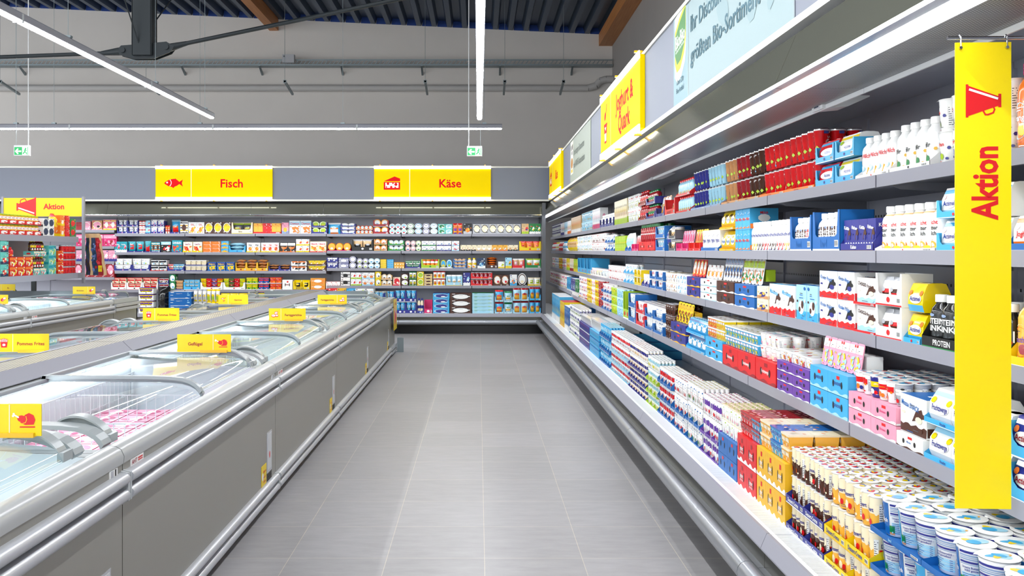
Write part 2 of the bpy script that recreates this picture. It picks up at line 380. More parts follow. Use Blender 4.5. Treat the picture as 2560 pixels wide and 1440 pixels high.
def logo_horn(mb, M, m=0):     # megaphone, wide end at the left
    mb.shape(M, [(-.46, -.5), (.5, -.17), (.5, .1), (-.46, .45)], 'r', 1, m)
    thick(mb, M, [(-.5, -.52), (-.5, .47)], .08, 'r', 1, m); thick(mb, M, [(.5, -.2), (.5, .16)], .09, 'r', 1, m)
    thick(mb, M, [(-.42, .33), (.42, .045)], .07, 'w', 2, m)
    thick(mb, M, [(0, -.35), (.06, -.46), (.14, -.46), (.3, -.4), (.34, -.3), (.3, -.2)], .05, 'r', 1, m)
def logo_fries(mb, M, m=0):
    mb.shape(M, [(-.3, -.5), (.3, -.5), (.38, .08), (-.38, .08)], 'r', 1, m); mb.ell(M, 0, -.22, .17, .13, 'w', 2, m)
    for i in range(5):
        x = -.3+.15*i; mb.shape(rot(M, x, .1, 1, -x*.35), [(-.075, -.06), (.075, -.06), (.075, .38-abs(i-2)*.05), (-.075, .38-abs(i-2)*.05)], 'r', 1, m)
        mb.shape(rot(M, x, .1, 1, -x*.35), [(-.04, 0), (.04, 0), (.04, .34-abs(i-2)*.05), (-.04, .34-abs(i-2)*.05)], 'w', 2, m)
def logo_bird(mb, M, m=0):
    mb.shape(M, [(-.3, -.15), (0, -.3), (.5, -.28), (.6, 0), (.5, .28), (.22, .42), (-.02, .3), (-.12, .12)], 'r', 1, m)
    thick(mb, M, [(-.3, -.42), (.56, -.42)], .08, 'r', 1, m)
    mb.ell(M, -.22, .08, .26, .2, 'r', 1, m, 12); thick(mb, M, [(-.4, .16), (-.62, .28)], .09, 'w', 2, m)
    mb.ell(M, -.68, .36, .07, .07, 'w', 2, m, 8); mb.ell(M, -.72, .24, .07, .07, 'w', 2, m, 8)
    thick(mb, M, [(.05, .22), (.1, .02), (.02, -.16), (-.14, -.2)], .035, 'y', 2, m)
def logo_dish(mb, M, m=0):
    mb.shape(M, [(-.1, 0), (.42, 0), (.5, .45), (0, .45)], 'r', 1, m); mb.shape(M, [(-.03, .06), (.36, .06), (.42, .39), (.05, .39)], 'w', 2, m)
    mb.ell(M, .2, .22, .07, .07, 'r', 3, m, 8)
    mb.ell(M, -.2, -.22, .38, .24, 'r', 1, m, 14); mb.ell(M, -.2, -.18, .3, .17, 'w', 2, m, 14); mb.ell(M, -.3, -.18, .07, .06, 'r', 3, m, 8)
    mb.ell(M, .32, -.2, .24, .2, 'r', 1, m, 12); mb.ell(M, .32, -.16, .17, .13, 'w', 2, m, 12)
def logo_roll(mb, M, m=0):
    mb.ell(M, -.18, -.1, .4, .32, 'r', 1, m, 14, tilt=.4); mb.ell(M, .25, .2, .36, .26, 'r', 1, m, 14, tilt=.3); mb.ell(M, .25, .21, .3, .2, 'w', 2, m, 14, tilt=.3)
    mb.ell(M, -.05, -.16, .1, .1, 'w', 2, m, 8)
def logo_veg(mb, M, m=0):
    mb.shape(M, [(-.55, .1), (-.1, .0), (.3, .2), (.1, .34), (-.2, .3)], 'r', 1, m); mb.shape(M, [(-.4, .12), (-.1, .07), (.15, .2), (-.1, .25)], 'w', 2, m)
    mb.shape(M, [(0, -.5), (.35, -.3), (.4, -.1), (-.1, -.2)], 'o', 1, m); mb.ell(M, .4, .35, .1, .1, 'r', 1, m, 8)
def logo_yog(mb, M, m=0):
    mb.shape(M, [(-.26, -.75), (.26, -.75), (.38, -.02), (-.38, -.02)], 'r', 1, m); thick(mb, M, [(-.4, .0), (.4, .0)], .1, 'r', 1, m)
    mb.shape(M, [(-.19, -.66), (.19, -.66), (.23, -.35), (-.23, -.35)], 'w', 2, m); mb.shape(M, [(-.2, -.1), (.05, -.25), (.2, -.1)], 'w', 2, m)
    mb.ell(M, -.16, .36, .2, .13, 'r', 1, m, 12, tilt=.9); mb.shape(M, [(-.1, .26), (-.04, .18), (.3, .66), (.42, .84), (.26, .8)], 'r', 1, m)

# ================================================================ sign band above the coolers
BX = 1.21; BY = 14.6; B0 = 2.30; B1 = 2.842
BANDM = mat('band_panel_grey', 0.6, 0.0, '7b808d')
mb = MB(); mb.box(-13, BX, BY, BY+0.06, B0, B1, 's'); struct('trim_2', mb, BANDM)
mb = MB(); mb.box(BX, BX+0.06, -1.0, BY+0.06, B0, B1, 's'); struct('trim_3', mb, BANDM)
TR = mat('white_edge_trim', 0.35, 0, 'dcdcd4')
mb = MB()
for z0, z1, q in ((B1, B1+0.025, 0.012), (B0-0.03, B0, 0.012)):
    mb.box(-13, BX-0.012, BY-q, BY+0.06, z0, z1, 'w'); mb.box(BX-q, BX+0.06, -1.0, BY+0.06, z0, z1, 'w')
struct('trim_4', mb, TR)
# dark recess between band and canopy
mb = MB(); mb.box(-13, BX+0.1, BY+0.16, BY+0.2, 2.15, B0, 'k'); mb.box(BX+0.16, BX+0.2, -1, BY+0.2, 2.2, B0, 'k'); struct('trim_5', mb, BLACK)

def lit_sign(name, F, s0, wd, label, split, draw, text, group=None, side=None):
    # F: frame function returning local->world matrix args (loc, rz); local front is -y
    loc, rz = F(s0+wd/2, B0+0.01)
    hgt = B1-B0-0.005
    e = empty(name, loc, label, 'sign', group, rz)
    mb = MB(); mb.box(-wd/2, wd/2, -0.035, 0, 0, hgt, 'y')
    M = MP(-wd/2, 0, -0.0355)
    mb.patch(M, wd*split-0.006, 0.0, wd*split+0.006, hgt, 'c', 1)
    draw(mb, rot(M, wd*split/2, hgt/2, hgt*0.42))
    lines = text.split('\n'); n = len(lines); th = 0.145 if n == 1 else 0.15
    for i, t_ in enumerate(lines): mb.text(M, t_, wd*(0.5+split/2), hgt/2+((n-1)/2-i)*0.19, th, 'r', 1, 0, 0.022 if n == 1 else .028)
    obj('sign_face', mb, BACKLIT, e)
    for z0, z1 in ((hgt-0.028, hgt+0.025), (-0.025, 0.028)):
        mb = MB(); mb.box(-wd/2, wd/2, -0.046, -0.0362, z0, z1, 'w'); obj('edge_light', mb, EDGEL, e)
    mb = MB()
    for fx in (-0.45, 0, 0.45):
        for z0, z1 in ((hgt+0.03, hgt+0.045), (-0.045, -0.03)): mb.box(fx*wd-0.012, fx*wd+0.012, -0.06, 0.0, z0, z1, 'Y')
    obj('clip', mb, PLAS, e)
    return e
FARB = lambda s, z: ((s, BY-0.002, z), 0.0)
RIGB = lambda s, z: ((BX-0.002, -s, z), -PI/2)      # s = -Y
lit_sign('lit_sign', FARB, PX(391, BY), PX(682, BY)-PX(391, BY), 'backlit yellow sign with red fish and the word Fisch', 0.305, logo_fish, 'Fisch')
lit_sign('lit_sign', FARB, PX(936, BY), PX(1227, BY)-PX(936, BY), 'backlit yellow sign with red cheese wedge facing down the aisle', 0.305, logo_cheese, 'Käse')
ya, yb = K*BX/(1512-1196), K*BX/(1613-1196)
lit_sign('lit_sign', RIGB, -ya, ya-yb, 'backlit yellow yoghurt and quark sign above the long cooler', 0.305, lambda mb, M: logo_yog(mb, M), 'Joghurt &\nQuark')
ya, yb = K*BX/(1379-1196), K*BX/(1409-1196)
lit_sign('lit_sign', RIGB, -ya, ya-yb, 'backlit yellow cheese sign on the long cooler near the corner', 0.305, logo_cheese, 'Käse')

# posters on the right band
def poster(name, pa, pb, label):
    ya, yb = K*BX/(pa-1196), K*BX/(pb-1196); wd = ya-yb
    loc, rz = RIGB(-(ya+yb)/2, B0+0.004)
    return empty(name, loc, label, 'poster', None, rz), wd
e, wd = poster('wall_poster', 1687, 1988, 'pale blue organic range poster with green oval logo above the long cooler')
hg = B1-B0-0.01; mb = MB(); mb.box(-wd/2, wd/2, -0.004, 0, 0, hg, 'cfdcdc', cols={'f': '93a7aa'}); M = MP(-wd/2, 0, -0.0045)
mb.patch(M, 0, 0, 0.36, hg, '86a3ab', 1); mb.patch(M, 0.36, 0, 0.366, hg, 'd0dcdc', 2)
rnd = random.Random(3)
for i, (a, b, c, d) in enumerate(((.9, .42, .16, .07), (1.05, .3, .07, .12), (1.4, .4, .2, .09), (1.5, .22, .08, .1), (1.75, .16, .06, .04))): mb.ell(M, a, b, c, d, '88a0a5', 1+0.1*i, 0, 9, tilt=i)
mb.shape(M, [(.035, .17), (.1, .125), (.2, .15), (.29, .22), (.32, .3), (.32, .565), (.035, .53)], 'cfd2cb', 2)
mb.shape(M, [(.04, .25), (.09, .19), (.18, .2), (.27, .27), (.31, .35), (.31, .56), (.15, .5), (.04, .44)], 'c6d22e', 3)
mb.shape(M, [(.045, .30), (.1, .235), (.19, .25), (.27, .32), (.305, .40), (.305, .535), (.16, .475), (.045, .41)], '3f7d3c', 4)
mb.text(M, 'BioBio', .175, .385, .085, 'w', 5, 0, .02, .24, tilt=.12); mb.text(M, 'NATÜRLICH & VERANTWORTUNG', .175, .325, .016, 'w', 5, 0, .0, .22, tilt=.12)
mb.text(M, 'Über 270', .17, .13, .032, '33606f', 3); mb.text(M, 'Bio-Artikel', .17, .08, .032, '33606f', 3)
mb.text(M, 'Ihr Discounter mit dem', .42, .40, .095, '33606f', 3, 0, .014, 1.5, align=-1); mb.text(M, 'größten Bio-Sortiment', .42, .22, .095, '33606f', 3, 0, .014, 1.45, align=-1)
obj('print', mb, MATTE, e)
e, wd = poster('wall_poster', 1427, 1478, 'pale poster with small panda emblem and two lines of grey text')
mb = MB(); mb.box(-wd/2, wd/2, -0.004, 0, 0, hg, '979f94'); M = MP(-wd/2, 0, -0.0045)
mb.patch(M, .05, .1, .34, .52, 'e9e6d2', 1); mb.ell(M, .2, .36, .1, .1, 'w', 2); mb.ell(M, .13, .44, .04, .04, 'k', 3); mb.ell(M, .27, .44, .04, .04, 'k', 3); mb.ell(M, .2, .24, .11, .07, 'a8702c', 3)
mb.ell(M, .17, .37, .025, .03, 'k', 3); mb.ell(M, .24, .37, .025, .03, 'k', 3); mb.patch(M, .12, .12, .28, .16, 'Y', 3)
mb.text(M, 'Ihr einziger Discounter', .4, .36, .085, '4d5a55', 3, 0, .01, 1.5, align=-1); mb.text(M, 'mit WWF Kooperation', .4, .2, .085, '4d5a55', 3, 0, .01, 1.4, align=-1)
obj('print', mb, MATTE, e)

# ================================================================ hanging LED lines
LZ = 3.2
def led_line(label, a, b, wires, joints):
    a = Vector(a); b = Vector(b); mid = (a+b)/2
    e = empty('led_line_light', mid, label, 'ceiling light', 'hanging LED lines')
    ax = 'y' if abs(b.y-a.y) > abs(b.x-a.x) else 'x'
    L = (b-a).length/2
    mb = MB(); pr = [(-0.035, 0.0), (-0.035, 0.05), (-0.02, 0.065), (0.02, 0.065), (0.035, 0.05), (0.035, 0.0)]
    mb.extrude(pr, ax, -L, L, 's'); obj('housing', mb, GREYP, e)
    mb = MB(); mb.extrude([(-0.028, -0.002), (-0.020, -0.016), (0.020, -0.016), (0.028, -0.002)], ax, -L+0.01, L-0.01, 'w'); obj('diffuser', mb, TUBE, e)
    for q in joints:
        mb = MB(); u = (q-(a.y if ax == 'y' else a.x))-L
        mb.extrude([(-0.037, -0.018), (-0.037, 0.052), (0.037, 0.052), (0.037, -0.018)], ax, u-0.012, u+0.012, 's'); obj('joint_cover', mb, LGREY, e)
    for q in wires:
        mb = MB(); u = (q-(a.y if ax == 'y' else a.x))-L; x, y = (0, u) if ax == 'y' else (u, 0)
        zt = roofz(mid.x+x)-LZ; mb.bar((x, y, 0.065), (x, y, zt), 0.0025, 's', n=4); mb.box(x-0.03, x+0.03, y-0.02, y+0.02, 0.065, 0.085, 'd'); obj('suspension_wire', mb, MATS['galvanised'], e)
    return e
led_line('long LED line hanging over the middle of the floor, running away', (0.015, -4, LZ), (0.015, 11.5, LZ), (1, 4, 7, 10, 11.3), (2.4, 5.4, 8.4, 11.2))
led_line('LED line running away above the freezers, parallel to the aisle', (-3.56, -4, LZ), (-3.56, 11.4, LZ), (2, 6.1, 7.4, 9.4, 11.1), (3, 6.6, 9.2))
led_line('LED line hanging crosswise in front of the back coolers', (-14, 12.4, LZ), (0.345, 12.4, LZ), [PX(p, 12.4) for p in (40, 135, 500, 857, 1211)], [PX(p, 12.4) for p in (176, 534, 893)])
led_line('LED line above the far freezer aisle beside the promotion rack', (-8.2, -4, LZ), (-8.2, 11.4, LZ), (3, 8), (5,))  # extra line outside the view, added to light the hall more

def exit_sign(px, py0, py1, label, rodtop):
    Y = 12.0; x0, x1 = PX(px-19, Y), PX(px+19, Y); z0, z1 = PZ(py1, Y), PZ(py0, Y); W = x1-x0; H = z1-z0
    e = empty('exit_sign', ((x0+x1)/2, Y, z0), label, 'exit sign', 'exit signs')
    mb = MB(); mb.box(-W/2, W/2, 0, 0.05, 0, H, 'w'); bevel(obj('housing', mb, WHITEP, e), 0.004)
    mb = MB(); M = MP(-W/2, 0, -0.001); mb.patch(M, .008, .01, W*.55, H*.82, '0a9a50', 1); mb.patch(M, W*.55, .01, W-.008, H*.82, 'e9fff2', 1)
    thick(mb, M, [(W*.46, H*.42), (W*.16, H*.42)], .02, 'w', 2); thick(mb, M, [(W*.27, H*.64), (W*.13, H*.42), (W*.27, H*.2)], .018, 'w', 2)
    mb.ell(M, W*.78, H*.68, .011, .011, '0a9a50', 2); thick(mb, M, [(W*.76, H*.58), (W*.72, H*.36), (W*.62, H*.2)], .016, '0a9a50', 2)
    thick(mb, M, [(W*.72, H*.36), (W*.82, H*.3), (W*.84, H*.14)], .012, '0a9a50', 2); thick(mb, M, [(W*.66, H*.5), (W*.74, H*.57), (W*.86, H*.46)], .009, '0a9a50', 2); mb.patch(M, W*.9, .01, W*.94, H*.82, '0a9a50', 2)
    obj('sign_face', mb, EXITL, e)
    mb = MB(); xr = W*.4 if rodtop else -W*.38; mb.bar((xr, .025, H), (xr, .025, roofz(x0)-z0), 0.007, 'w', n=8); obj('rod', mb, WHITEP, e)
    mb = MB(); mb.bar((-xr, .025, H), (-xr, .025, roofz(x0)-z0), 0.002, 's', n=4); obj('wire', mb, MATS['galvanised'], e)
exit_sign(53.5, 363, 389, 'green exit sign with arrow hanging over the freezer rows', True)
exit_sign(1186.5, 365, 390, 'green exit sign with arrow hanging over the open floor', False)

# ================================================================ wall coolers
# local frame of a cooler unit: x along the front, -y towards the shopper, y=0 is the front line of the base grille
def cooler_unit(name, label, group, loc, rz, W, shelves, depth, first=False, fronts=None, far=False, ends=(False, False)):
    e = empty(name, loc, label, 'cooler', group, rz)
    h = W/2-0.002
    D = depth
    mb = MB(); mb.box(-h, h, D, D+0.04, 0.0, 2.22, 's')
    for i in range(int(W/0.605)+1):                       # slotted uprights & panel seams
        x = -h+i*0.6045*2
        if x < h: mb.box(max(-h, x-0.02), min(h, x+0.02), D-0.012, D, 0.3, 2.1, 's')
    obj('back_panel', mb, BACKP, e)
    mb = MB()                                            # perforation rows
    for zz in [s[0]+0.17 for s in shelves]:
        for k in range(int(W/0.03)): mb.box(-h+k*0.03+0.008, -h+k*0.03+0.018, D-0.0015, D, zz, zz+0.012, 'k', cols={'b': None, 't': None, 'l': None, 'r': None, 'k': None})
    if not far: obj('air_slot', mb, BLACK, e)
    mb = MB(); mb.extrude([(0.05, 0.0), (0.05, 0.14), (D, 0.14), (D, 0.0)], 'x', -h, h, 'k'); obj('kick_plate', mb, mat('kick_plate_black', 0.18, 0.2, '141518'), e)
    mb = MB(); mb.extrude([(-0.02, 0.155), (-0.02, 0.30), (0.0, 0.315), (0.02, 0.315), (D, 0.315), (D, 0.14), (0.0, 0.14)], 'x', -h, h, 's'); obj('base_tank', mb, mat('base_steel', 0.25, 0.6, '5f5e56'), e)
    mb = MB(); pr = [(-0.085+0.04*math.cos(a), 0.205+0.042*math.sin(a)) for a in [PI*2*i/14 for i in range(14)]]
    mb.extrude(pr[::-1], 'x', -h, h, 's', smooth=True); mb.box(-h, h, -0.05, -0.02, 0.19, 0.22, 'd'); obj('bumper', mb, mat('bumper_tube', 0.3, 0.6, '94979d'), e)
    mb = MB(); mb.extrude([(-0.035, 0.29), (-0.035, 0.296), (-0.012, 0.350), (0.0, 0.350), (0.0, 0.34), (-0.018, 0.31), (-0.02, 0.29)], 'x', -h, h, 's'); obj('price_rail', mb, RAILM, e)
    mb = MB()
    g0, g1, gz = 0.0, 0.10, 0.345
    if not far:
        mb.box(-h, h, g0, g0+0.022, gz-0.012, gz, 'w'); mb.box(-h, h, g1-0.012, g1, gz-0.012, gz, 'w')
        n = int(W/0.0125)
        for k in range(n): x = -h+k*0.0125; mb.box(x, x+0.0055, g0+0.02, g1-0.012, gz-0.008, gz-0.001, 'w', cols={'b': None, 'f': None, 'k': None})
    else: mb.box(-h, h, g0, g1, gz-0.012, gz, 'w')
    obj('air_grille', mb, WHITEP, e)
    mb = MB(); mb.box(-h, h, g1, D, 0.318, 0.334, 'w'); obj('base_shelf', mb, WHITEP, e)
    # canopy: tilted fascia, light strip, mesh panel, roof
    mb = MB(); mb.extrude([(0.10, 2.235), (0.02, 2.045), (0.035, 2.04), (0.12, 2.235)], 'x', -h, h, 'd'); obj('fascia', mb, OLIVE, e)
    mb = MB(); mb.extrude([(0.02, 2.045), (0.018, 2.03), (0.05, 2.026), (0.05, 2.04)], 'x', -h, h, 's'); obj('fascia_trim', mb, CHROME, e)
    lz = .022 if far else 0; mb = MB(); mb.extrude([(0.055, 2.030+lz), (0.06, 2.018+lz), (0.122, 2.018+lz), (0.127, 2.030+lz)], 'x', -h+0.005, h-0.005, 'w'); obj('strip_light', mb, CANL, e)
    mb = MB(); mb.box(-h, h, 0.145, 0.36, 2.03, 2.042, 'd'); obj('mesh_panel', mb, MESHM, e)
    mb = MB(); mb.box(-h, h, 0.355, 0.362, 2.012, 2.045, 'w'); obj('panel_edge', mb, WHITEP, e)
    mb = MB(); mb.extrude([(0.10, 2.10), (0.36, 2.10), (0.42, 2.07), (D, 2.13), (D+0.04, 2.22), (0.10, 2.22)], 'x', -h, h, 's'); obj('canopy', mb, BACKP, e)
    # shelves
    for j, (sz, sy) in enumerate(shelves):
        nb = max(1, round(W/1.209)); bw = W/nb
        for b in range(nb):
            a0 = -W/2+b*bw+0.006; a1 = -W/2+(b+1)*bw-0.006
            mb = MB(); mb.box(a0, a1, sy+0.012, D-0.002, sz-0.028, sz, 's')
            for q in (a0+0.01, a1-0.01): mb.extrude([(sy+0.05, sz-0.028), (sy+0.1, sz-0.05), (D-0.002, sz-0.075), (D-0.002, sz-0.028)], 'x', q-0.002, q+0.002, 's')
            s_ = obj('shelf', mb, GREYP, e)
            mb = MB(); mb.box(a0, a1, sy, sy+0.012, sz-0.044, sz+0.003, 's'); obj('price_rail', mb, RAILM, s_)
    for k, on in enumerate(ends):
        if on:
            x = -h if k == 0 else h
            mb = MB(); mb.extrude([(0.0, 0.0), (-0.04, 0.16), (-0.04, 0.33), (0.1, 0.5), (0.1, 1.9), (-0.01, 2.03), (0.0, 2.24), (D+0.04, 2.24), (D+0.04, 0)], 'x', x-0.02, x+0.02, 'd')
            obj('side_panel', mb, mat('end_panel_grey', 0.4, 0.2, '55585e'), e)
            mb = MB(); mb.box(x-0.03, x+0.03, -0.045, -0.005, 0.05, 2.24, 'd'); obj('end_post', mb, MATS['end_panel_grey'], e)
    return e
def mesh_mat():
    m = mat('perforated_sheet', 0.4, 0.4, '8b8d90'); nt = m.node_tree; p = nt.nodes['Principled BSDF']
    tc = nt.nodes.new('ShaderNodeTexCoord'); mp = nt.nodes.new('ShaderNodeMapping'); mp.inputs['Scale'].default_value = (95, 95, 95); nt.links.new(tc.outputs['Object'], mp.inputs[0])
    v = nt.nodes.new('ShaderNodeTexVoronoi'); v.inputs['Scale'].default_value = 1.0; v.inputs['Randomness'].default_value = 0.0; v.voronoi_dimensions = '2D'; nt.links.new(mp.outputs[0], v.inputs[0])
    r = nt.nodes.new('ShaderNodeMapRange'); r.inputs[1].default_value = 0.30; r.inputs[2].default_value = 0.36; nt.links.new(v.outputs['Distance'], r.inputs[0])
    mx = nt.nodes.new('ShaderNodeMix'); mx.data_type = 'RGBA'; mx.inputs[6].default_value = (*hx('222325'), 1); mx.inputs[7].default_value = (*hx('8d8f92'), 1)
    nt.links.new(r.outputs[0], mx.inputs[0]); nt.links.new(mx.outputs[2], p.inputs['Base Color']); return m
MESHM = mesh_mat()
RS = [(1.70, 0.40), (1.415, 0.40), (1.0925, 0.40), (0.764, 0.30)]   # right cooler: shelf top height, shelf front behind x=1.10
RXF = 1.10
ordn = ['first', 'second', 'third', 'fourth', 'fifth', 'sixth', 'seventh', 'eighth', 'ninth', 'tenth', 'eleventh', 'twelfth', 'thirteenth', 'fourteenth', 'fifteenth', 'sixteenth', 'seventeenth', 'eighteenth', 'nineteenth', 'twentieth']
for t_, s_ in (('twenty', 'twentieth'), ('thirty', 'thirtieth'), ('forty', 'fortieth'), ('fifty', 'fiftieth'), ('sixty', 'sixtieth')):
    if t_ != 'twenty': ordn.append(s_)
    ordn += [t_+'-'+q for q in ordn[:9]]
J0 = 0.80; BAYL = 1.2092
for i in range(7):
    ya = J0+i*2*BAYL; yb = ya+2*BAYL
    cooler_unit('multideck_cooler', 'open dairy cooler unit, %s from the camera end of the long run' % ordn[i], 'long dairy coolers',
                (RXF, (ya+yb)/2, 0), -PI/2, 2*BAYL, RS if i < 5 else RS[:3]+[(.80, .30)], 0.92)
# back coolers: four units and a meat unit
FY = 14.6
FSR = [(1.7165, 0.35), (1.418, 0.35), (1.1135, 0.35), (0.8085, 0.35)]
FSL = [(1.7207, 0.35), (1.394, 0.35), (1.0665, 0.35), (0.7376, 0.35)]
FSM = [(1.785, 0.35), (1.50, 0.35), (1.235, 0.35), (0.957, 0.35)]
FS = 14.95/K
xs = [(68, 286), (286, 638), (638, 816), (816, 1003), (1003, 1361)]
nm = ['behind the promotion rack', 'under the fish sign', 'left of the shelf step', 'right of the shelf step', 'under the cheese sign at the corner']
xa = -13.0
for i, (p0, p1) in enumerate(xs):
    x0 = (p0-1196)*FS if i else -9.0; x1 = (p1-1196)*FS if i < 4 else 1.12
    cooler_unit('multideck_cooler', 'open back cooler unit ' + nm[i], 'back wall coolers', ((x0+x1)/2, FY, 0), 0, x1-x0, FSM if i == 0 else (FSL if i < 3 else FSR), 0.88, far=True, ends=(False, i == 4))
# small electronic thermometer displays under the canopies
def therm(loc, rz, label):
    e = empty('temperature_display', loc, label, 'temperature display', 'cooler temperature displays', rz)
    mb = MB(); mb.extrude([(-0.09, 0.0), (-0.09, -0.055), (0.02, -0.045), (0.11, -0.005), (0.11, 0.0)], 'x', -0.055, 0.055, 'w'); obj('bracket', mb, WHITEP, e)
    mb = MB(); M = MP(-0.03, -0.05, -0.0915); mb.patch(M, 0, 0, .06, .042, 'e6e6ea', 1); mb.patch(M, .006, .006, .054, .036, '26304a', 2); mb.text(M, '+2', .03, .021, .018, 'e8d9ff', 3); obj('screen', mb, PRINT, e)
therm((RXF+0.43, K*(RXF+0.43)/(2095-1196), 2.068), -PI/2, 'white temperature display under the long cooler canopy beside the banner')
therm((RXF+0.43, K*(RXF+0.43)/(1652-1196), 2.068), -PI/2, 'white temperature display under the canopy midway along the dairy cooler')
for p, l in ((790, 'between the two rightmost signs'), (1152, 'below the cheese sign'), (1323, 'in the corner')):
    therm(((p-1196)*FS, FY+0.3, 2.068), 0, 'white temperature display under the back cooler canopy ' + l)

# ================================================================ chest freezers
# local frame: u (x) from the aisle panel inwards, y along the run, sign s=-1 mirrors
FD = 0.88
LIDP = [(.082, .768), (.09, .785), (.105, .802), (.13, .817), (.165, .828), (.22, .834), (.32, .837), (.55, .838), (.80, .838)]
def fprof(mb, pts, a, b, col, m=0, smooth=False, closed=True): mb.extrude(pts, 'y', a, b, col, m, closed, smooth)
BASKET = mat('white_wire', 0.35, 0, 'f2f4f6')
LINER = mat('freezer_liner', 0.35, 0, 'e9eef2')
RIMM = mat('rim_plastic', 0.28, 0.1, 'aeb0b0'); FRZL = emis('freezer_led', (0.9, 0.96, 1.0), 22.0)
LIDF = mat('lid_frame_plastic', 0.3, 0.1, '9da3a5')
def lid(name, parent, y0, y1, dz, handle_at, hy):
    g = MB()
    P = [(u, z+dz) for u, z in LIDP]
    for i in range(len(P)-1): g.poly([(P[i][0], y0, P[i][1]), (P[i+1][0], y0, P[i+1][1]), (P[i+1][0], y1, P[i+1][1]), (P[i][0], y1, P[i][1])], 'w', 0, True)
    L = obj('lid', g, GLASS, parent)
    f = MB()
    wide = .065
    for a, b in ((y0, y0+(wide if hy-y0 < .3 else .028)), (y1-(wide if y1-hy < .3 else .028), y1)):
        top = [(u-0.004 if i < 2 else u, z+dz+0.007) for i, (u, z) in enumerate(LIDP)]; bot = [(u+0.006, z+dz-0.007) for u, z in LIDP][::-1]
        f.extrude(top+bot, 'y', a, b, 's', 0, True)
    f.extrude([(.785, .828+dz), (.785, .844+dz), (.805, .844+dz), (.805, .828+dz)], 'y', y0, y1, 's')
    obj('lid_frame', f, LIDF, L)
    hb = MB()
    n = 26; pts = []
    for i in range(n+1):                                  # arched grip lip over the curved part of the lid
        t_ = i/n; u = .10+.17*t_; zc = .795+.041*math.sin(t_*PI*.5)**.8; pts.append((u, zc+dz+.030*math.sin(t_*PI)**.7))
    base = [(u, .790+.044*math.sin(i/n*PI*.5)**.8+dz) for i, (u, z) in enumerate(pts)]
    sg = 1 if handle_at else -1; y_ = hy
    hb.extrude(pts+base[::-1], 'y', y_-.004, y_+.004, 's', 0, True)
    hb.extrude([(a, c_+.003) for a, c_ in pts]+[(a, c_-.004) for a, c_ in pts][::-1], 'y', y_-.026, y_+.026, 's', 0, True)
    hb.box(.082, .102, y_-0.03, y_+0.03, .768+dz, .797+dz, 's')
    obj('handle', hb, LIDF, L)
    return L
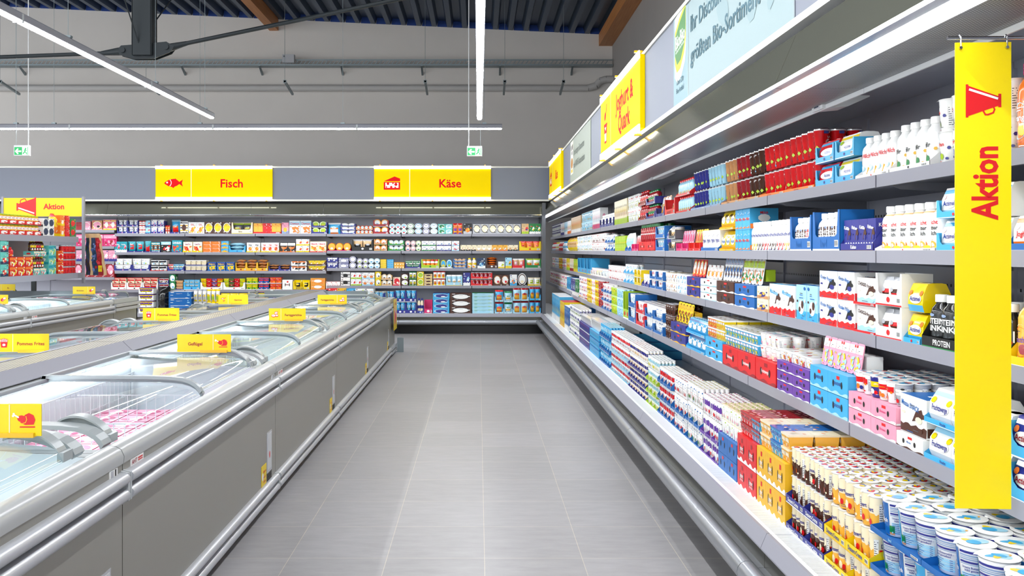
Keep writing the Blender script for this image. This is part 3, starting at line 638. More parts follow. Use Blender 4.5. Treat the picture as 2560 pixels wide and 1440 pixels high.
def freezer(label, group, X0, Y0, Y1, s, detail=2, fills=True):
    e = empty('chest_freezer', (X0, Y0, 0), label, 'chest freezer', group, 0)
    e.scale = (s, 1, 1)
    L = Y1-Y0-0.006
    mb = MB(); mb.box(0, 0.02, 0, L, .10, .712, 's'); mb.box(0.02, 0.06, 0, L, .10, .70, 's'); obj('side_panel', mb, STEEL, e)
    mb = MB(); mb.box(0.02, FD-0.02, 0, 0.02, .10, .74, 's'); mb.box(0.02, FD-0.02, L-0.02, L, .10, .74, 's'); mb.box(FD-0.03, FD, 0, L, .10, .80, 's'); obj('body', mb, GREYP, e)
    mb = MB(); mb.box(0.07, FD-0.05, 0.02, L-0.02, 0.015, .10, 'k')
    for q in (0.12, L*.5, L-.12): mb.bar((0.11, q, 0), (0.11, q, 0.04), 0.03, 'k', n=10)
    obj('plinth', mb, BLACK, e)
    for nm_, zz in (('upper', .637), ('lower', .08)):
        mb = MB()
        for c_ in (-.028, .026):
            pr = [(0.0, zz+c_-.022), (-.022, zz+c_-.018), (-.033, zz+c_-.006), (-.033, zz+c_+.008), (-.022, zz+c_+.02), (0.0, zz+c_+.023)]
            fprof(mb, pr, 0.012, L-0.012, 's', 0, True)
        b_ = obj('bumper', mb, ALU, e)
        mb = MB(); fprof(mb, [(0.0, zz-.052), (-.026, zz-.046), (-.026, zz+.046), (0, zz+.052)], 0.0, 0.012, 's'); fprof(mb, [(0.0, zz-.052), (-.026, zz-.046), (-.026, zz+.046), (0, zz+.052)], L-0.012, L, 's'); obj('end_cap', mb, LGREY, b_)
    mb = MB(); rim = [(-.004, .712), (-.006, .735), (.004, .757), (.022, .768), (.045, .770), (.062, .764), (.08, .752), (.08, .70), (.055, .70)]
    fprof(mb, rim, 0, L-0.0, 's', 0, True)
    mb.box(.08, FD, 0, .045, .70, .745, 's'); mb.box(.08, FD, L-.045, L, .70, .745, 's')
    fprof(mb, [(.82, .70), (.82, .818), (.83, .826), (FD, .826), (FD, .70)], 0, L, 's'); obj('rim', mb, RIMM, e)
    mb = MB(); mb.poly([(.082, .046, .74), (.082, .046, .22), (.082, L-.046, .22), (.082, L-.046, .74)], 'w'); mb.poly([(.818, .046, .80), (.818, L-.046, .80), (.818, L-.046, .22), (.818, .046, .22)], 'w')
    mb.poly([(.082, .046, .22), (.818, .046, .22), (.818, L-.046, .22), (.082, L-.046, .22)], 'w'); mb.poly([(.082, .046, .74), (.818, .046, .80), (.818, .046, .22), (.082, .046, .22)], 'w'); mb.poly([(.082, L-.046, .74), (.082, L-.046, .22), (.818, L-.046, .22), (.818, L-.046, .80)], 'w')
    obj('liner', mb, LINER, e)
    mb = MB(); mb.box(.795, .817, .06, L-.06, .775, .79, 'w'); obj('interior_light', mb, FRZL, e)
    if detail:
        for q in (L*.33, L*.66):
            mb = MB()
            for k in range(16): u = .10+.046*k; mb.bar((u, q, .24), (u, q, .70), .0022, 'w', n=4, cap=False)
            for zz in (.26, .5, .70): mb.bar((.09, q, zz), (.81, q, zz), .003, 'w', n=4, cap=False)
            obj('wire_divider', mb, BASKET, e)
        mb = MB()
        for k in range(int(L/.05)): y = .06+.05*k; mb.bar((.80, y, .3), (.80, y, .72), .0025, 'w', n=4, cap=False)
        for zz in (.45, .6, .72): mb.bar((.80, .05, zz), (.80, L-.05, zz), .003, 'w', n=4, cap=False)
        obj('wire_grid', mb, BASKET, e)
    mid = L*0.5
    lid('lid', e, .03, mid+.03, -.012, 0, .125)
    lid('lid', e, mid-.02, L-.10, .004, 1, L-.20)
    if detail:
        mb = MB(); mb.box(-.0015, 0, L-.20, L-.09, .17, .40, 's'); mb.box(-.003, -.0015, L-.19, L-.10, .19, .39, 'c8cbd0')
        mb.ell(lambda u, v, l: (-.0035, u, v), L-.145, .27, .014, .02, 'r')
        obj('control_window', mb, PLAS, e)
        mb = MB()
        for k in range(5):
            for q in range(4): mb.box(-.003, 0, L-.20+q*.028, L-.18+q*.028, .132+k*.009-.0, .136+k*.009, '3a3b3c')
        obj('vent_slots', mb, BLACK, e)
        mb = MB(); mb.box(-.002, 0, L-.32, L-.215, .12, .24, 'y'); M = lambda u, v, l: (-.002-.0005*l, L-.32+u, .12+v)
        mb.ell(M, .024, .06, .016, .022, 'w', 1); mb.text(M, 'Hygiene', .065, .085, .014, 'r', 1, maxw=.07); mb.text(M, 'sauber', .065, .055, .014, 'r', 1, maxw=.06); mb.text(M, 'kühlen', .065, .03, .014, 'r', 1, maxw=.06)
        obj('sticker', mb, PRINT, e)
        mb = MB(); mb.box(-.002, 0, .06, .17, .685, .710, 'w'); M = lambda u, v, l: (-.0025-.0005*l, .06+u, .685+v)
        mb.text(M, 'AHT', .03, .0125, .016, 'R', 1); mb.patch(M, .06, .006, .1, .010, 'r', 1); mb.patch(M, .06, .013, .1, .018, 'r', 1)
        obj('maker_badge', mb, PRINT, e)
        mb = MB(); mb.box(-.002, 0, L-.10, L-.04, .682, .710, 'w'); mb.box(-.0025, -.002, L-.09, L-.07, .685, .707, 's'); mb.box(-.0025, -.002, L-.06, L-.05, .685, .707, 'k'); obj('rating_plate', mb, PRINT, e)
    return e
G0 = [0.70, 2.83, 4.96, 7.09, 9.22, 11.36]
RX1 = -1.18
for i in range(5):
    freezer('grey chest freezer with sliding glass lids, %s along the open floor' % ordn[i], 'freezers facing the open floor', RX1, G0[i], G0[i+1], -1, 2 if i < 4 else 1)
for i in range(1, 5):
    freezer('grey chest freezer behind the central grating strip, %s along' % ordn[i], 'freezers behind the grating strip', -3.17, G0[i], G0[i+1], 1, 1)
for i in range(3, 5):
    freezer('grey chest freezer in the far island under the promotion rack, %s along' % ordn[i], 'freezers of the far island', -4.86, G0[i], G0[i+1], -1, 2)
# end units across the islands
def end_unit(label, xa, xb, y0, y1):
    e = empty('end_freezer', ((xa+xb)/2, y0, 0), label, 'chest freezer', 'end freezers')
    W = (xb-xa)/2; L = y1-y0
    mb = MB(); mb.box(-W, -W+.03, 0.004, L, .1, .71, 's'); mb.box(W-.03, W, 0.004, L, .1, .71, 's'); mb.box(-W, W, L-.03, L, .1, .71, 's'); obj('side_panel', mb, STEEL, e)
    mb = MB(); mb.box(-W+.06, W-.06, 0.02, L-.06, .01, .1, 'k'); obj('plinth', mb, BLACK, e)
    mb = MB(); mb.box(-W+.02, W-.02, .02, L-.02, .10, .5, 'w'); obj('liner', mb, LINER, e)
    mb = MB()
    for c_ in (.632, .686, .052, .106):
        mb.box(-W-.03, W+.03, L-.0, L+.03, c_-.02, c_+.02, 's'); mb.box(W, W+.033, .01, L, c_-.02, c_+.02, 's'); mb.box(-W-.033, -W, .01, L, c_-.02, c_+.02, 's')
    bevel(obj('bumper', mb, ALU, e), .012)
    mb = MB()
    for a, b, c_, d in ((-W-.006, -W+.08, .004, L+.006), (W-.08, W+.006, .004, L+.006), (-W+.08, W-.08, L-.08, L+.006), (-W+.08, W-.08, .004, .06)): mb.box(a, b, c_, d, .712, .768, 's')
    bevel(obj('rim', mb, RIMM, e), .012, 3)
    g = MB(); P = [(.06, .865), (L*.55, .86), (L-.2, .85), (L-.12, .82), (L-.085, .775)]
    for i in range(4): g.poly([(-W+.085, P[i][0], P[i][1]), (W-.085, P[i][0], P[i][1]), (W-.085, P[i+1][0], P[i+1][1]), (-W+.085, P[i+1][0], P[i+1][1])], 'w', 0, True)
    Lq = obj('lid', g, GLASS, e)
    f = MB()
    for x in (-W+.085, -.012, W-.105): f.extrude([(a, b+.008) for a, b in P]+[(a, b-.01) for a, b in P][::-1], 'x', x, x+.022, 's')
    obj('lid_frame', f, LIDF, Lq)
    for x in (-W+.3, W-.4):
        h_ = MB(); pts = [(L-.26+.17*i/8, .865-.09*(i/8)**2+.03*math.sin(PI*i/8)) for i in range(9)]; h_.extrude(pts+[(a, b-.018) for a, b in pts][::-1], 'x', x, x+.04, 's'); obj('handle', h_, RIMM, Lq)
    mb = MB(); mb.box(-W+.32, W-.32, .004, .03, .76, .885, 's'); obj('riser_panel', mb, mat('riser_grey', .4, .2, '6b7479'), e)
    return e
end_unit('crosswise end freezer closing the island beside the open floor', -3.17, RX1, 11.36, 12.0)
end_unit('crosswise end freezer closing the far island by the meat cooler', -6.83, -4.86, 11.36, 12.15)
# yellow Aktion panel on the end freezer and galvanised bump corner
mb = MB(); mb.box(0, .004, -.2, .2, 0, .42, 'y'); M = lambda u, v, l: (.004+.0006*l, -.2+u, v)
logo_horn(mb, rot(M, .2, .2, .26)); mb.text(M, 'Aktion', .2, .36, .05, 'r', 1)
tag(obj('promotion_sign', mb, SIGNM, None, (RX1+.036, 11.72, .34)), 'yellow panel with red megaphone on the end freezer flank', 'sign')
mb = MB(); mb.box(0, .06, -.05, .05, 0, .2, 's'); mb.box(.0, .09, -.052, -.048, 0, .2, 's')
for k in range(6): mb.box(.0601, .062, -.03, .03, .02+.03*k, .03+.03*k, 'd')
tag(obj('bumper_guard', mb, MATS['galvanised'], None, (RX1+.04, 12.02, .0)), 'galvanised guard bracket on the floor at the freezer corner', 'guard')

# centre strip between the two freezer rows
e = empty('freezer_divider', (-2.17, 7, 0), 'long grey divider with perforated top between the two freezer rows', 'divider')
GRATE = mat('perforated_grate', 0.35, 0.7, 'a39e8c'); nt = GRATE.node_tree; p = nt.nodes['Principled BSDF']
tc = nt.nodes.new('ShaderNodeTexCoord'); mp = nt.nodes.new('ShaderNodeMapping'); mp.inputs['Scale'].default_value = (60, 33, 1); nt.links.new(tc.outputs['Object'], mp.inputs[0])
br = nt.nodes.new('ShaderNodeTexBrick'); br.inputs['Scale'].default_value = 1; br.inputs['Brick Width'].default_value = 1; br.inputs['Row Height'].default_value = 1; br.inputs['Mortar Size'].default_value = .17; br.inputs['Mortar Smooth'].default_value = .1
br.inputs['Color1'].default_value = (.01, .01, .01, 1); br.inputs['Color2'].default_value = (.015, .015, .012, 1); br.inputs['Mortar'].default_value = (*hx('b3ae9c'), 1)
nt.links.new(mp.outputs[0], br.inputs[0]); nt.links.new(br.outputs[0], p.inputs['Base Color'])
for i in range(1, 5):
    y0, y1 = G0[i]-7+.004, G0[i+1]-7-.004
    mb = MB(); mb.extrude([(.150, .832), (.158, .838), (.100, .893), (.090, .889)], 'y', y0, y1, 's'); mb.extrude([(-.150, .832), (-.158, .838), (-.100, .893), (-.090, .889)][::-1], 'y', y0, y1, 's'); mb.box(-.1, .1, y0, y1, .10, .83, 'd'); obj('side_rail', mb, RAILM, e)
    mb = MB(); mb.box(-.083, .083, y0, y1, .883, .889, 's'); obj('grate', mb, GRATE, e)
mb = MB(); y0, y1 = .7-7, G0[1]-7-.004; mb.extrude([(.150, .832), (.158, .838), (.100, .893), (.090, .889)], 'y', y0, y1, 's'); mb.box(-.1, .1, y0, y1, .10, .83, 'd'); obj('side_rail', mb, RAILM, e)

# yellow category signs standing on the lids
def lid_sign(x0, x1, Y, z0, hgt, text, logo, left, label, group='category signs on the freezers', lw=0.33):
    W = x1-x0
    e = empty('freezer_sign', ((x0+x1)/2, Y, z0), label, 'sign', group)
    mb = MB(); mb.box(-W/2, W/2, 0, .004, .0, hgt, 'y'); bevel(obj('board', mb, SIGNM, e), .001, 1)
    mb = MB(); M = MP(-W/2, 0, -.0003); sp = W*lw if left else W*(1-lw)
    mb.patch(M, sp-.0015, 0.002, sp+.0015, hgt-.002, 'c', 1)
    logo(mb, rot(M, sp/2 if left else (W+sp)/2, hgt/2, hgt*.52)); mb.text(M, text, (W+sp)/2 if left else sp/2, hgt*.46, hgt*.185, 'R', 1, 0, .02, W*.52)
    obj('print', mb, SIGNM, e)
    mb = MB(); mb.box(-.02, W/2-.02, -.008, .012, -.004, .010, 'Y'); obj('foot_clip', mb, PLAS, e)
SZ = 0.858
def ls(pa, pb, Y, text, logo, left, label, z=SZ, h=.097): lid_sign(PX(pa, Y), PX(pb, Y), Y, z, h, text, logo, left, label)
ls(-137, 103, 2.57, 'Geflügel', logo_bird, False, 'big yellow freezer sign with red roast bird on the nearest lid')
ls(443, 577, 4.72, 'Geflügel', logo_bird, False, 'yellow Geflügel sign with red roast bird on the second lid')
ls(672, 764, 6.86, 'Fertiggerichte', logo_dish, True, 'yellow Fertiggerichte sign with dishes symbol facing the aisle')
ls(794, 867, 8.98, 'Fertiggerichte', logo_dish, False, 'yellow Fertiggerichte sign farther along the open floor freezers')
ls(-12, 122, 4.72, 'Pommes Frites', logo_fries, True, 'big yellow Pommes Frites sign behind the grating strip', .858, .10)
ls(357, 448, 6.86, 'Pommes Frites', logo_fries, True, 'smaller yellow Pommes Frites sign behind the grating strip', .858, .10)
ls(546, 620, 8.98, 'Gemüse', logo_veg, True, 'yellow Gemüse sign with vegetable symbol', .858)
ls(182, 238, 11.1, 'Brötchen', logo_roll, False, 'yellow Brötchen sign with bread rolls on the far island', .858)
ls(-50, 20, 9.0, 'Brötchen', logo_roll, False, 'yellow bread roll sign nearest on the far island', .858)
ls(-14, 38, 11.9, 'Eis', logo_roll, True, 'yellow Eis sign on the far island before the rack', .858)

# hanging yellow banner at the right
BYY = 2.2
e = empty('hanging_banner', (PX(2458, BYY), BYY, PZ(1272, BYY)), 'tall yellow Aktion banner hanging in front of the dairy shelves', 'banner', None, math.radians(-3))
W = (2527-2391)*BYY/K; H = PZ(98, BYY)-PZ(1272, BYY)
mb = MB(); n = 12
mb.box(-W/2, W/2, 0, .003, 0, H-.008, 'Q'); M = MP(-W/2, 0, -.0005)
mb.text(rot(M, W*.51, H-.337-0.035, 1, PI/2), 'Aktion', 0, 0, .066, 'r', 1, 0, .03, .19); logo_horn(mb, rot(M, W*.50, H-.157, .082))
obj('print', mb, SIGNM, e)
for x in (-W/2+.012, W/2-.012):
    mb = MB(); mb.tube([(x, -.004, H-.022), (x, -.004, H+.006), (x, .003, H+.012), (x, .009, H+.006)], .0018, 's', n=6); mb.bar((x, -.006, H-.022), (x, .002, H-.022), .004, 's', n=8); obj('hook', mb, CHROME, e)
mb = MB(); mb.bar((-W/2-.02, 0, H+.004), (.40, .02, H+.004), .005, 's', n=10); mb.bar((.40, .02, H), (.40, .02, 2.05-e.location.z), .004, 's', n=6); obj('rod', mb, CHROME, e)
# ================================================================ packs: every kind is built once per design and copied
def art(mb, M, w, h, cols, word='', style='a', seed=0, m=0, nu=1):
    r = random.Random(seed*7919+len(word)); c = (cols+'wwwww')[:5]; wc = word or ''
    q = min(w, h)
    if style != 't' and h > .03:      # small print: maker's mark, weight, claims
        dk = 'd' if sum(C(c[0])) > 1.2 else 'w'
        if not wc: mb.ell(M, w*(.16 if seed % 2 else .84), h*.9, w*.09, h*.05, c[4] if c[4] != c[0] else c[2], 4, m, 9)
        for i in range(4):
            u0 = w*(.12+.5*r.random()); v0 = h*(.05+.14*i*.5 if i < 2 else .60+.05*i); mb.patch(M, u0, v0, u0+w*(.1+.22*r.random()), v0+h*.018, dk if i % 2 else c[4], 4.2, m, 2 if nu > 1 else 1)
        mb.ell(M, w*(.8 if seed % 3 else .2), h*.16, w*.07, min(h*.05, w*.07), c[1 if c[1] != c[0] else 2], 4.1, m, 7); mb.patch(M, w*.08, h*.5, w*.2, h*.56, c[3], 3.4, m); mb.ell(M, w*.88, h*.55, w*.07, w*.07 if w < h else h*.07, c[2], 3.4, m, 6)
    if style == 'a':      # coloured foot, food blob, word on top
        mb.patch(M, 0.002, 0.002, w-.002, h*.26, c[1], 1, m, nu)
        mb.ell(M, w*.5, h*.36, w*.27, h*.2, c[2], 2, m, 11); mb.ell(M, w*.62, h*.44, w*.12, h*.12, c[3], 3, m, 8)
        mb.ell(M, w*.36, h*.3, w*.1, h*.08, c[3], 3, m, 8)
        if wc: mb.text(M, wc, w*.5, h*.78, min(h*.17, w*.24), c[4], 3, m, .02, w*.86)
        mb.patch(M, w*.3, h*.62, w*.7, h*.64, c[4], 2, m, nu)
    elif style == 'b':    # big round label
        mb.ell(M, w*.5, h*.52, w*.43, h*.40, c[1], 1, m, 18); mb.ell(M, w*.5, h*.52, w*.37, h*.34, c[2], 2, m, 18)
        mb.ell(M, w*.62, h*.36, w*.15, h*.12, c[3], 3, m, 9)
        if wc: mb.text(M, wc, w*.5, h*.58, min(h*.16, w*.18), c[4], 4, m, .02, w*.6)
    elif style == 'd':    # photo of food
        for i in range(9):
            mb.ell(M, w*(.14+.72*r.random()), h*(.1+.42*r.random()), w*(.07+.1*r.random()), h*(.05+.09*r.random()), c[2+i % 2], 2+.2*i, m, 7, tilt=i)
        mb.patch(M, .002, h*.66, w-.002, h*.93, c[1], 1, m, nu)
        if wc: mb.text(M, wc, w*.5, h*.79, min(h*.17, w*.22), c[4], 3, m, .02, w*.84)
    elif style == 'e':    # plain with word
        if wc: mb.text(M, wc, w*.5, h*.52, min(h*.36, w*.26), c[4], 3, m, .02, w*.78)
        mb.patch(M, w*.08, h*.08, w*.92, h*.13, c[1], 1, m, nu); mb.ell(M, w*.86, h*.8, q*.07, q*.07, c[2], 2, m, 8)
    elif style == 's':    # stripes
        n = 5
        for i in range(n): mb.patch(M, .002, h*(i+.15)/n, w-.002, h*(i+.6)/n, c[1+i % 2], 1, m, nu)
        mb.ell(M, w*.5, h*.5, w*.28, h*.26, c[3], 2, m, 12)
        if wc: mb.text(M, wc, w*.5, h*.5, h*.14, c[4], 3, m, .02, w*.5)
    elif style == 'v':    # wave foot and diagonal photo, word tilted
        pts = [(.002, .002), (w-.002, .002)]+[(w*(1-i/10)*.996+.002, h*(.24+.035*math.sin(i*1.9))) for i in range(11)]
        mb.shape(M, pts, c[1], 1, m)
        mb.shape(M, [(w*.46, h*.34), (w*.9, h*.5), (w*.82, h*.72), (w*.6, h*.62)], c[2], 2, m); mb.ell(M, w*.72, h*.42, w*.13, h*.09, c[3], 3, m, 8)
        if wc: mb.text(M, wc, w*.40, h*.74, min(h*.14, w*.2), c[4], 3, m, .02, w*.68, tilt=-.12)
    elif style == 'f':    # flavour cup: fruit and band
        mb.patch(M, 0, h*.55, w, h*.86, c[1], 1, m, nu)
        mb.ell(M, w*.35, h*.3, w*.13, h*.16, c[2], 2, m, 9); mb.ell(M, w*.56, h*.24, w*.1, h*.12, c[3], 3, m, 9)
        if wc: mb.text(M, wc, w*.45, h*.7, h*.15, c[4], 3, m, .02, w*.62)
    elif style == 't':    # text block of a back label
        mb.patch(M, w*.06, h*.06, w*.94, h*.94, c[1], 1, m, nu)
        for i in range(9): mb.patch(M, w*.12, h*(.14+.085*i), w*(.5+.36*r.random()), h*(.17+.085*i), c[2], 2, m)
def art_top(mb, x0, x1, y0, y1, z, c, seed=0, n=5):
    r = random.Random(seed); M = lambda u, v, l: (x0+u, y0+v, z+.0005*l)
    W = x1-x0; D = y1-y0
    for i in range(n): mb.ell(M, W*(.2+.6*r.random()), D*(.2+.6*r.random()), W*(.08+.12*r.random()), D*(.08+.12*r.random()), c[i % len(c)], 1+.3*i, 0, 7, tilt=i)

def k_box(w, d, h, cols, word, style, seed, near):
    mb = MB(); side = cols[0]; mb.box(-w/2, w/2, -d/2, d/2, 0, h, side, cols={'t': cols[4] if len(cols) > 5 else side})
    art(mb, MP(-w/2, 0, -d/2), w, h, cols, word, style, seed); Ms = lambda u, v, l: (w/2+.0006*l, -d/2+u, v)
    Mf = lambda u, v, l: (-w/2-.0006*l, d/2-u, v)
    for M_ in (Ms, Mf):
        mb.patch(M_, .002, h*.05, d-.002, h*.28, (cols+'ww')[1], 1); mb.ell(M_, d*.5, h*.55, d*.22, h*.18, (cols+'www')[2], 2, 0, 9)
        if near and word: mb.text(M_, word, d*.5, h*.8, min(h*.13, d*.2), (cols+'wwwww')[4], 3, 0, .02, d*.8)
    if near: art_top(mb, -w/2, w/2, -d/2, d/2, h, [(cols+'w')[1], (cols+'ww')[2], cols[0]], seed, 6)
    return mb, PRINT, []
def k_open(w, d, h, cols, word, style, seed, near):   # open display carton: printed foot, cut-out window, packs are separate
    mb = MB(); t = .002; c = cols[0]; lip = h*.36; q = w*.1
    fr = [(-w/2, 0), (w/2, 0), (w/2, h), (w/2-q*.6, h), (w/2-q, lip+q*.4), (w/2-q*1.6, lip), (-w/2+q*1.6, lip), (-w/2+q, lip+q*.4), (-w/2+q*.6, h), (-w/2, h)]
    if style == 'low': fr = [(-w/2, 0), (w/2, 0), (w/2, lip), (-w/2, lip)]
    hs = h
    mb.poly([(a, -d/2, b) for a, b in fr], c); mb.poly([(a, -d/2+t, b) for a, b in fr][::-1], c)
    for i in range(len(fr)):
        a, b = fr[i], fr[(i+1) % len(fr)]; mb.poly([(a[0], -d/2, a[1]), (a[0], -d/2+t, a[1]), (b[0], -d/2+t, b[1]), (b[0], -d/2, b[1])], c)
    s_ = [(-d/2, 0), (d/2, 0), (d/2, hs), (-d/2+d*.25, hs), (-d/2, lip if style == 'low' else hs)]
    for x in (-w/2, w/2-t):
        for xx, rv in ((x, True), (x+t, False)):
            pts = [(xx, a, b) for a, b in s_]; mb.poly(pts[::-1] if rv else pts, c)
    mb.box(-w/2, w/2, d/2-t, d/2, 0, hs, c); mb.box(-w/2+t, w/2-t, -d/2+t, d/2-t, 0, .002, c)
    M = MP(-w/2, 0, -d/2); cc = (cols+'ww')
    mb.patch(M, .001, 0.001, w-.001, lip*.16, cc[1], 1)
    if word: mb.text(M, word, w*.42, lip*.58, min(lip*.5, w*.18), cc[2], 2, 0, .02, w*.6)
    else: mb.ell(M, w*.5, lip*.55, lip*.3, lip*.24, cc[2], 2)
    mb.patch(M, w*.82, lip*.3, w*.95, lip*.75, 'w', 1)
    for i in range(5): mb.patch(M, w*.83+i*w*.023, lip*.36, w*.83+i*w*.023+w*.01, lip*.7, 'k', 2)
    return mb, PRINT, []
def k_closed(w, d, h, cols, word, style, seed, near):  # closed case with hand holes in the front
    mb = MB(); mb.box(-w/2, w/2, -d/2, d/2, 0, h, cols[0]); M = MP(-w/2, 0, -d/2); cc = (cols+'wwww')
    pts = [(.001, .001), (w-.001, .001)]+[(w*(1-i/12)*.996+.001, h*(.13+.06*math.sin(i*1.05+.5))) for i in range(13)]
    mb.shape(M, pts, cc[1], 1)
    for u in (.28, .70): mb.ell(M, w*u, h*.5, w*.04, h*.17, 'k', 2, 0, 12)
    mb.patch(M, w*.44, h*.72, w*.6, h*.88, 'r' if cols[0] != 'r' else 'R', 1)
    if word:
        a_, _, b_ = word.partition(' '); mb.text(M, a_, w*.49, h*.53, h*.15, cc[2], 3, 0, .02, w*.34)
        if b_: mb.text(M, b_, w*.49, h*.37, h*.085, cc[2], 3, 0, .01, w*.32)
    mb.patch(M, w*.2, h*.02, w*.203, h*.98, 'd', 1)
    Mf = lambda u, v, l: (w/2+.0006*l, -d/2+u, v); Mg = lambda u, v, l: (-w/2-.0006*l, d/2-u, v)
    for q in (Mf, Mg): mb.patch(q, .001, .001, d-.001, h*.12, cc[1], 1)
    return mb, PRINT, []
def lidmesh(r, z, c, seed, n, foil=True, tab=True):
    mb = MB(); mb.lathe([(r*.97, z-.002), (r*1.03, z), (r*1.03, z+.0015), (r*.9, z+.002)], n, c[0], 0, False, True)
    rr = random.Random(seed); M = lambda u, v, l: (u, v, z+.002+.0004*l)
    for i in range(3 if n < 14 else 6): a = rr.random()*6.28; q = r*.55*rr.random(); mb.ell(M, q*math.cos(a)*.8, q*math.sin(a)*.8, r*(.3+.25*rr.random()), r*(.16+.22*rr.random()), c[1+i % (len(c)-1)], 1+.3*i, 0, 8 if n < 14 else 12, tilt=a)
    if tab: mb.poly([(-r*.4, -r*.98, z+.001), (r*.1, -r*1.02, z+.001), (-r*.15, -r*1.2, z-.002)], c[0])
    return mb
def k_cup(w, d, h, cols, word, style, seed, near):
    # cols: body, band, art, art2, text | lid colours after '|'
    bc, lc = (cols.split('|')+['wrl'])[:2]; n = 22 if near else 10; rt = w/2/1.03; rb = rt*(.78 if style != 'x' else .86); mb = MB()
    bc = (bc+'wwwww')[:5]
    if style in 'gx':  # layered dessert in a clear cup: lower filling and cream top
        pr = [(rb*.9, 0), (rb, .003), (rb+(rt-rb)*.1, h*.1), (rb+(rt-rb)*.55, h*.56), (rb+(rt-rb)*.62, h*.62), (rt*.985, h*.94), (rt, h-.002)]
        mb.lathe(pr, n, [bc[0], bc[0], bc[0], bc[1], bc[1], bc[1]], 0, True, False)
    else:
        pr = [(rb*.9, 0), (rb, .003), (rb+(rt-rb)*.93, h*.93), (rt*.96, h*.94), (rt, h-.002)]
        mb.lathe(pr, n, bc[0], 0, True, False)
    Mc = MCYL(rb, rt, h*.95); circ = PI*(rb+rt)
    if near:
        if style == 'm':
            q = rot(Mc, -circ*.30, h*.04); W_ = circ*.30; H_ = h*.86
            mb.patch(q, 0, 0, W_, H_, 'b' if seed % 2 else 'l', 1, 0, 7); mb.shape(q, [(0, H_*.1), (W_*.35, H_*.02), (W_*.7, H_*.3), (W_*.3, H_*.42)], 'w', 2); mb.patch(q, W_*.3, H_*.68, W_*.62, H_*.92, 'w', 2, 0, 2); mb.text(q, 'land', W_*.46, H_*.79, H_*.1, 'n', 3, 0, .03, W_*.26)
            mb.text(q, 'Reine', W_*.5, H_*.58, H_*.09, 'w', 3, 0, .02); mb.text(q, 'Buttermilch', W_*.5, H_*.46, H_*.13, 'w', 3, 0, .02, W_*.9)
            mb.patch(q, W_, H_*.08, W_*1.22, H_*.3, 'g', 1, 0, 2); mb.patch(q, W_, H_*.02, W_*1.22, H_*.09, 'z', 1, 0, 2)
            for o0, o1 in ((0.02, .28), (.30, .42), (-.46, -.32)):
                for j_, (v0, v1) in enumerate(((.9, .96), (.83, .87), (.79, .81), (.74, .77), (.66, .71), (.62, .64))): mb.patch(Mc, circ*o0, h*v0*.93, circ*o1, h*v1*.93, 'n' if j_ in (0, 4) else 'u', 1, 0, 5)
            for i_ in range(6): mb.patch(Mc, circ*.03, h*(.10+.05*i_), circ*.27, h*(.14+.05*i_), 'L' if i_ % 2 else '8fd0ee', 1, 0, 4); mb.patch(Mc, circ*.04, h*(.112+.05*i_), circ*(.12+.02*(i_ % 3)), h*(.124+.05*i_), 'n', 2, 0, 2); mb.patch(Mc, circ*.22, h*(.112+.05*i_), circ*.25, h*(.124+.05*i_), 'n', 2)
            mb.text(rot(Mc, circ*.15, 0), 'Unsere Buttermilch -', 0, h*.52, h*.05, 'n', 2, 0, .02, circ*.22); mb.text(rot(Mc, circ*.15, 0), 'kühl genießen!', 0, h*.455, h*.05, 'n', 2, 0, .02, circ*.17)
            for i_ in range(7): mb.patch(Mc, circ*.31, h*(.1+.055*i_), circ*(.37+.012*(i_ % 4)), h*(.115+.055*i_), 'd', 2, 0, 2)
        for k in range(2 if style != 'm' else 0): art(mb, rot(Mc, -circ*.22+k*circ*.5, h*.04), circ*.42, h*.84, bc, word, 'a' if style in 'gx' and False else ('f' if style in 'gx' else style), seed, 0, 5)
        if style != 'm': art(mb, rot(Mc, circ*.2, h*.08), circ*.10, h*.78, 'wwdww', '', 't', seed, 0, 2)
    else:
        for k in range(3): art(mb, rot(Mc, -circ*.18+k*circ*.33, h*.04), circ*.30, h*.84, bc, '', style if style not in 'gxa' else 'f', seed, 0, 2)
    L = lidmesh(rt, h, lc+'w' if len(lc) < 2 else lc, seed, n, tab=near)
    if near: return mb, PLAS, [('foil_lid', L, PLAS)]
    mb.add(L, Matrix.Identity(4)); return mb, PLAS, []
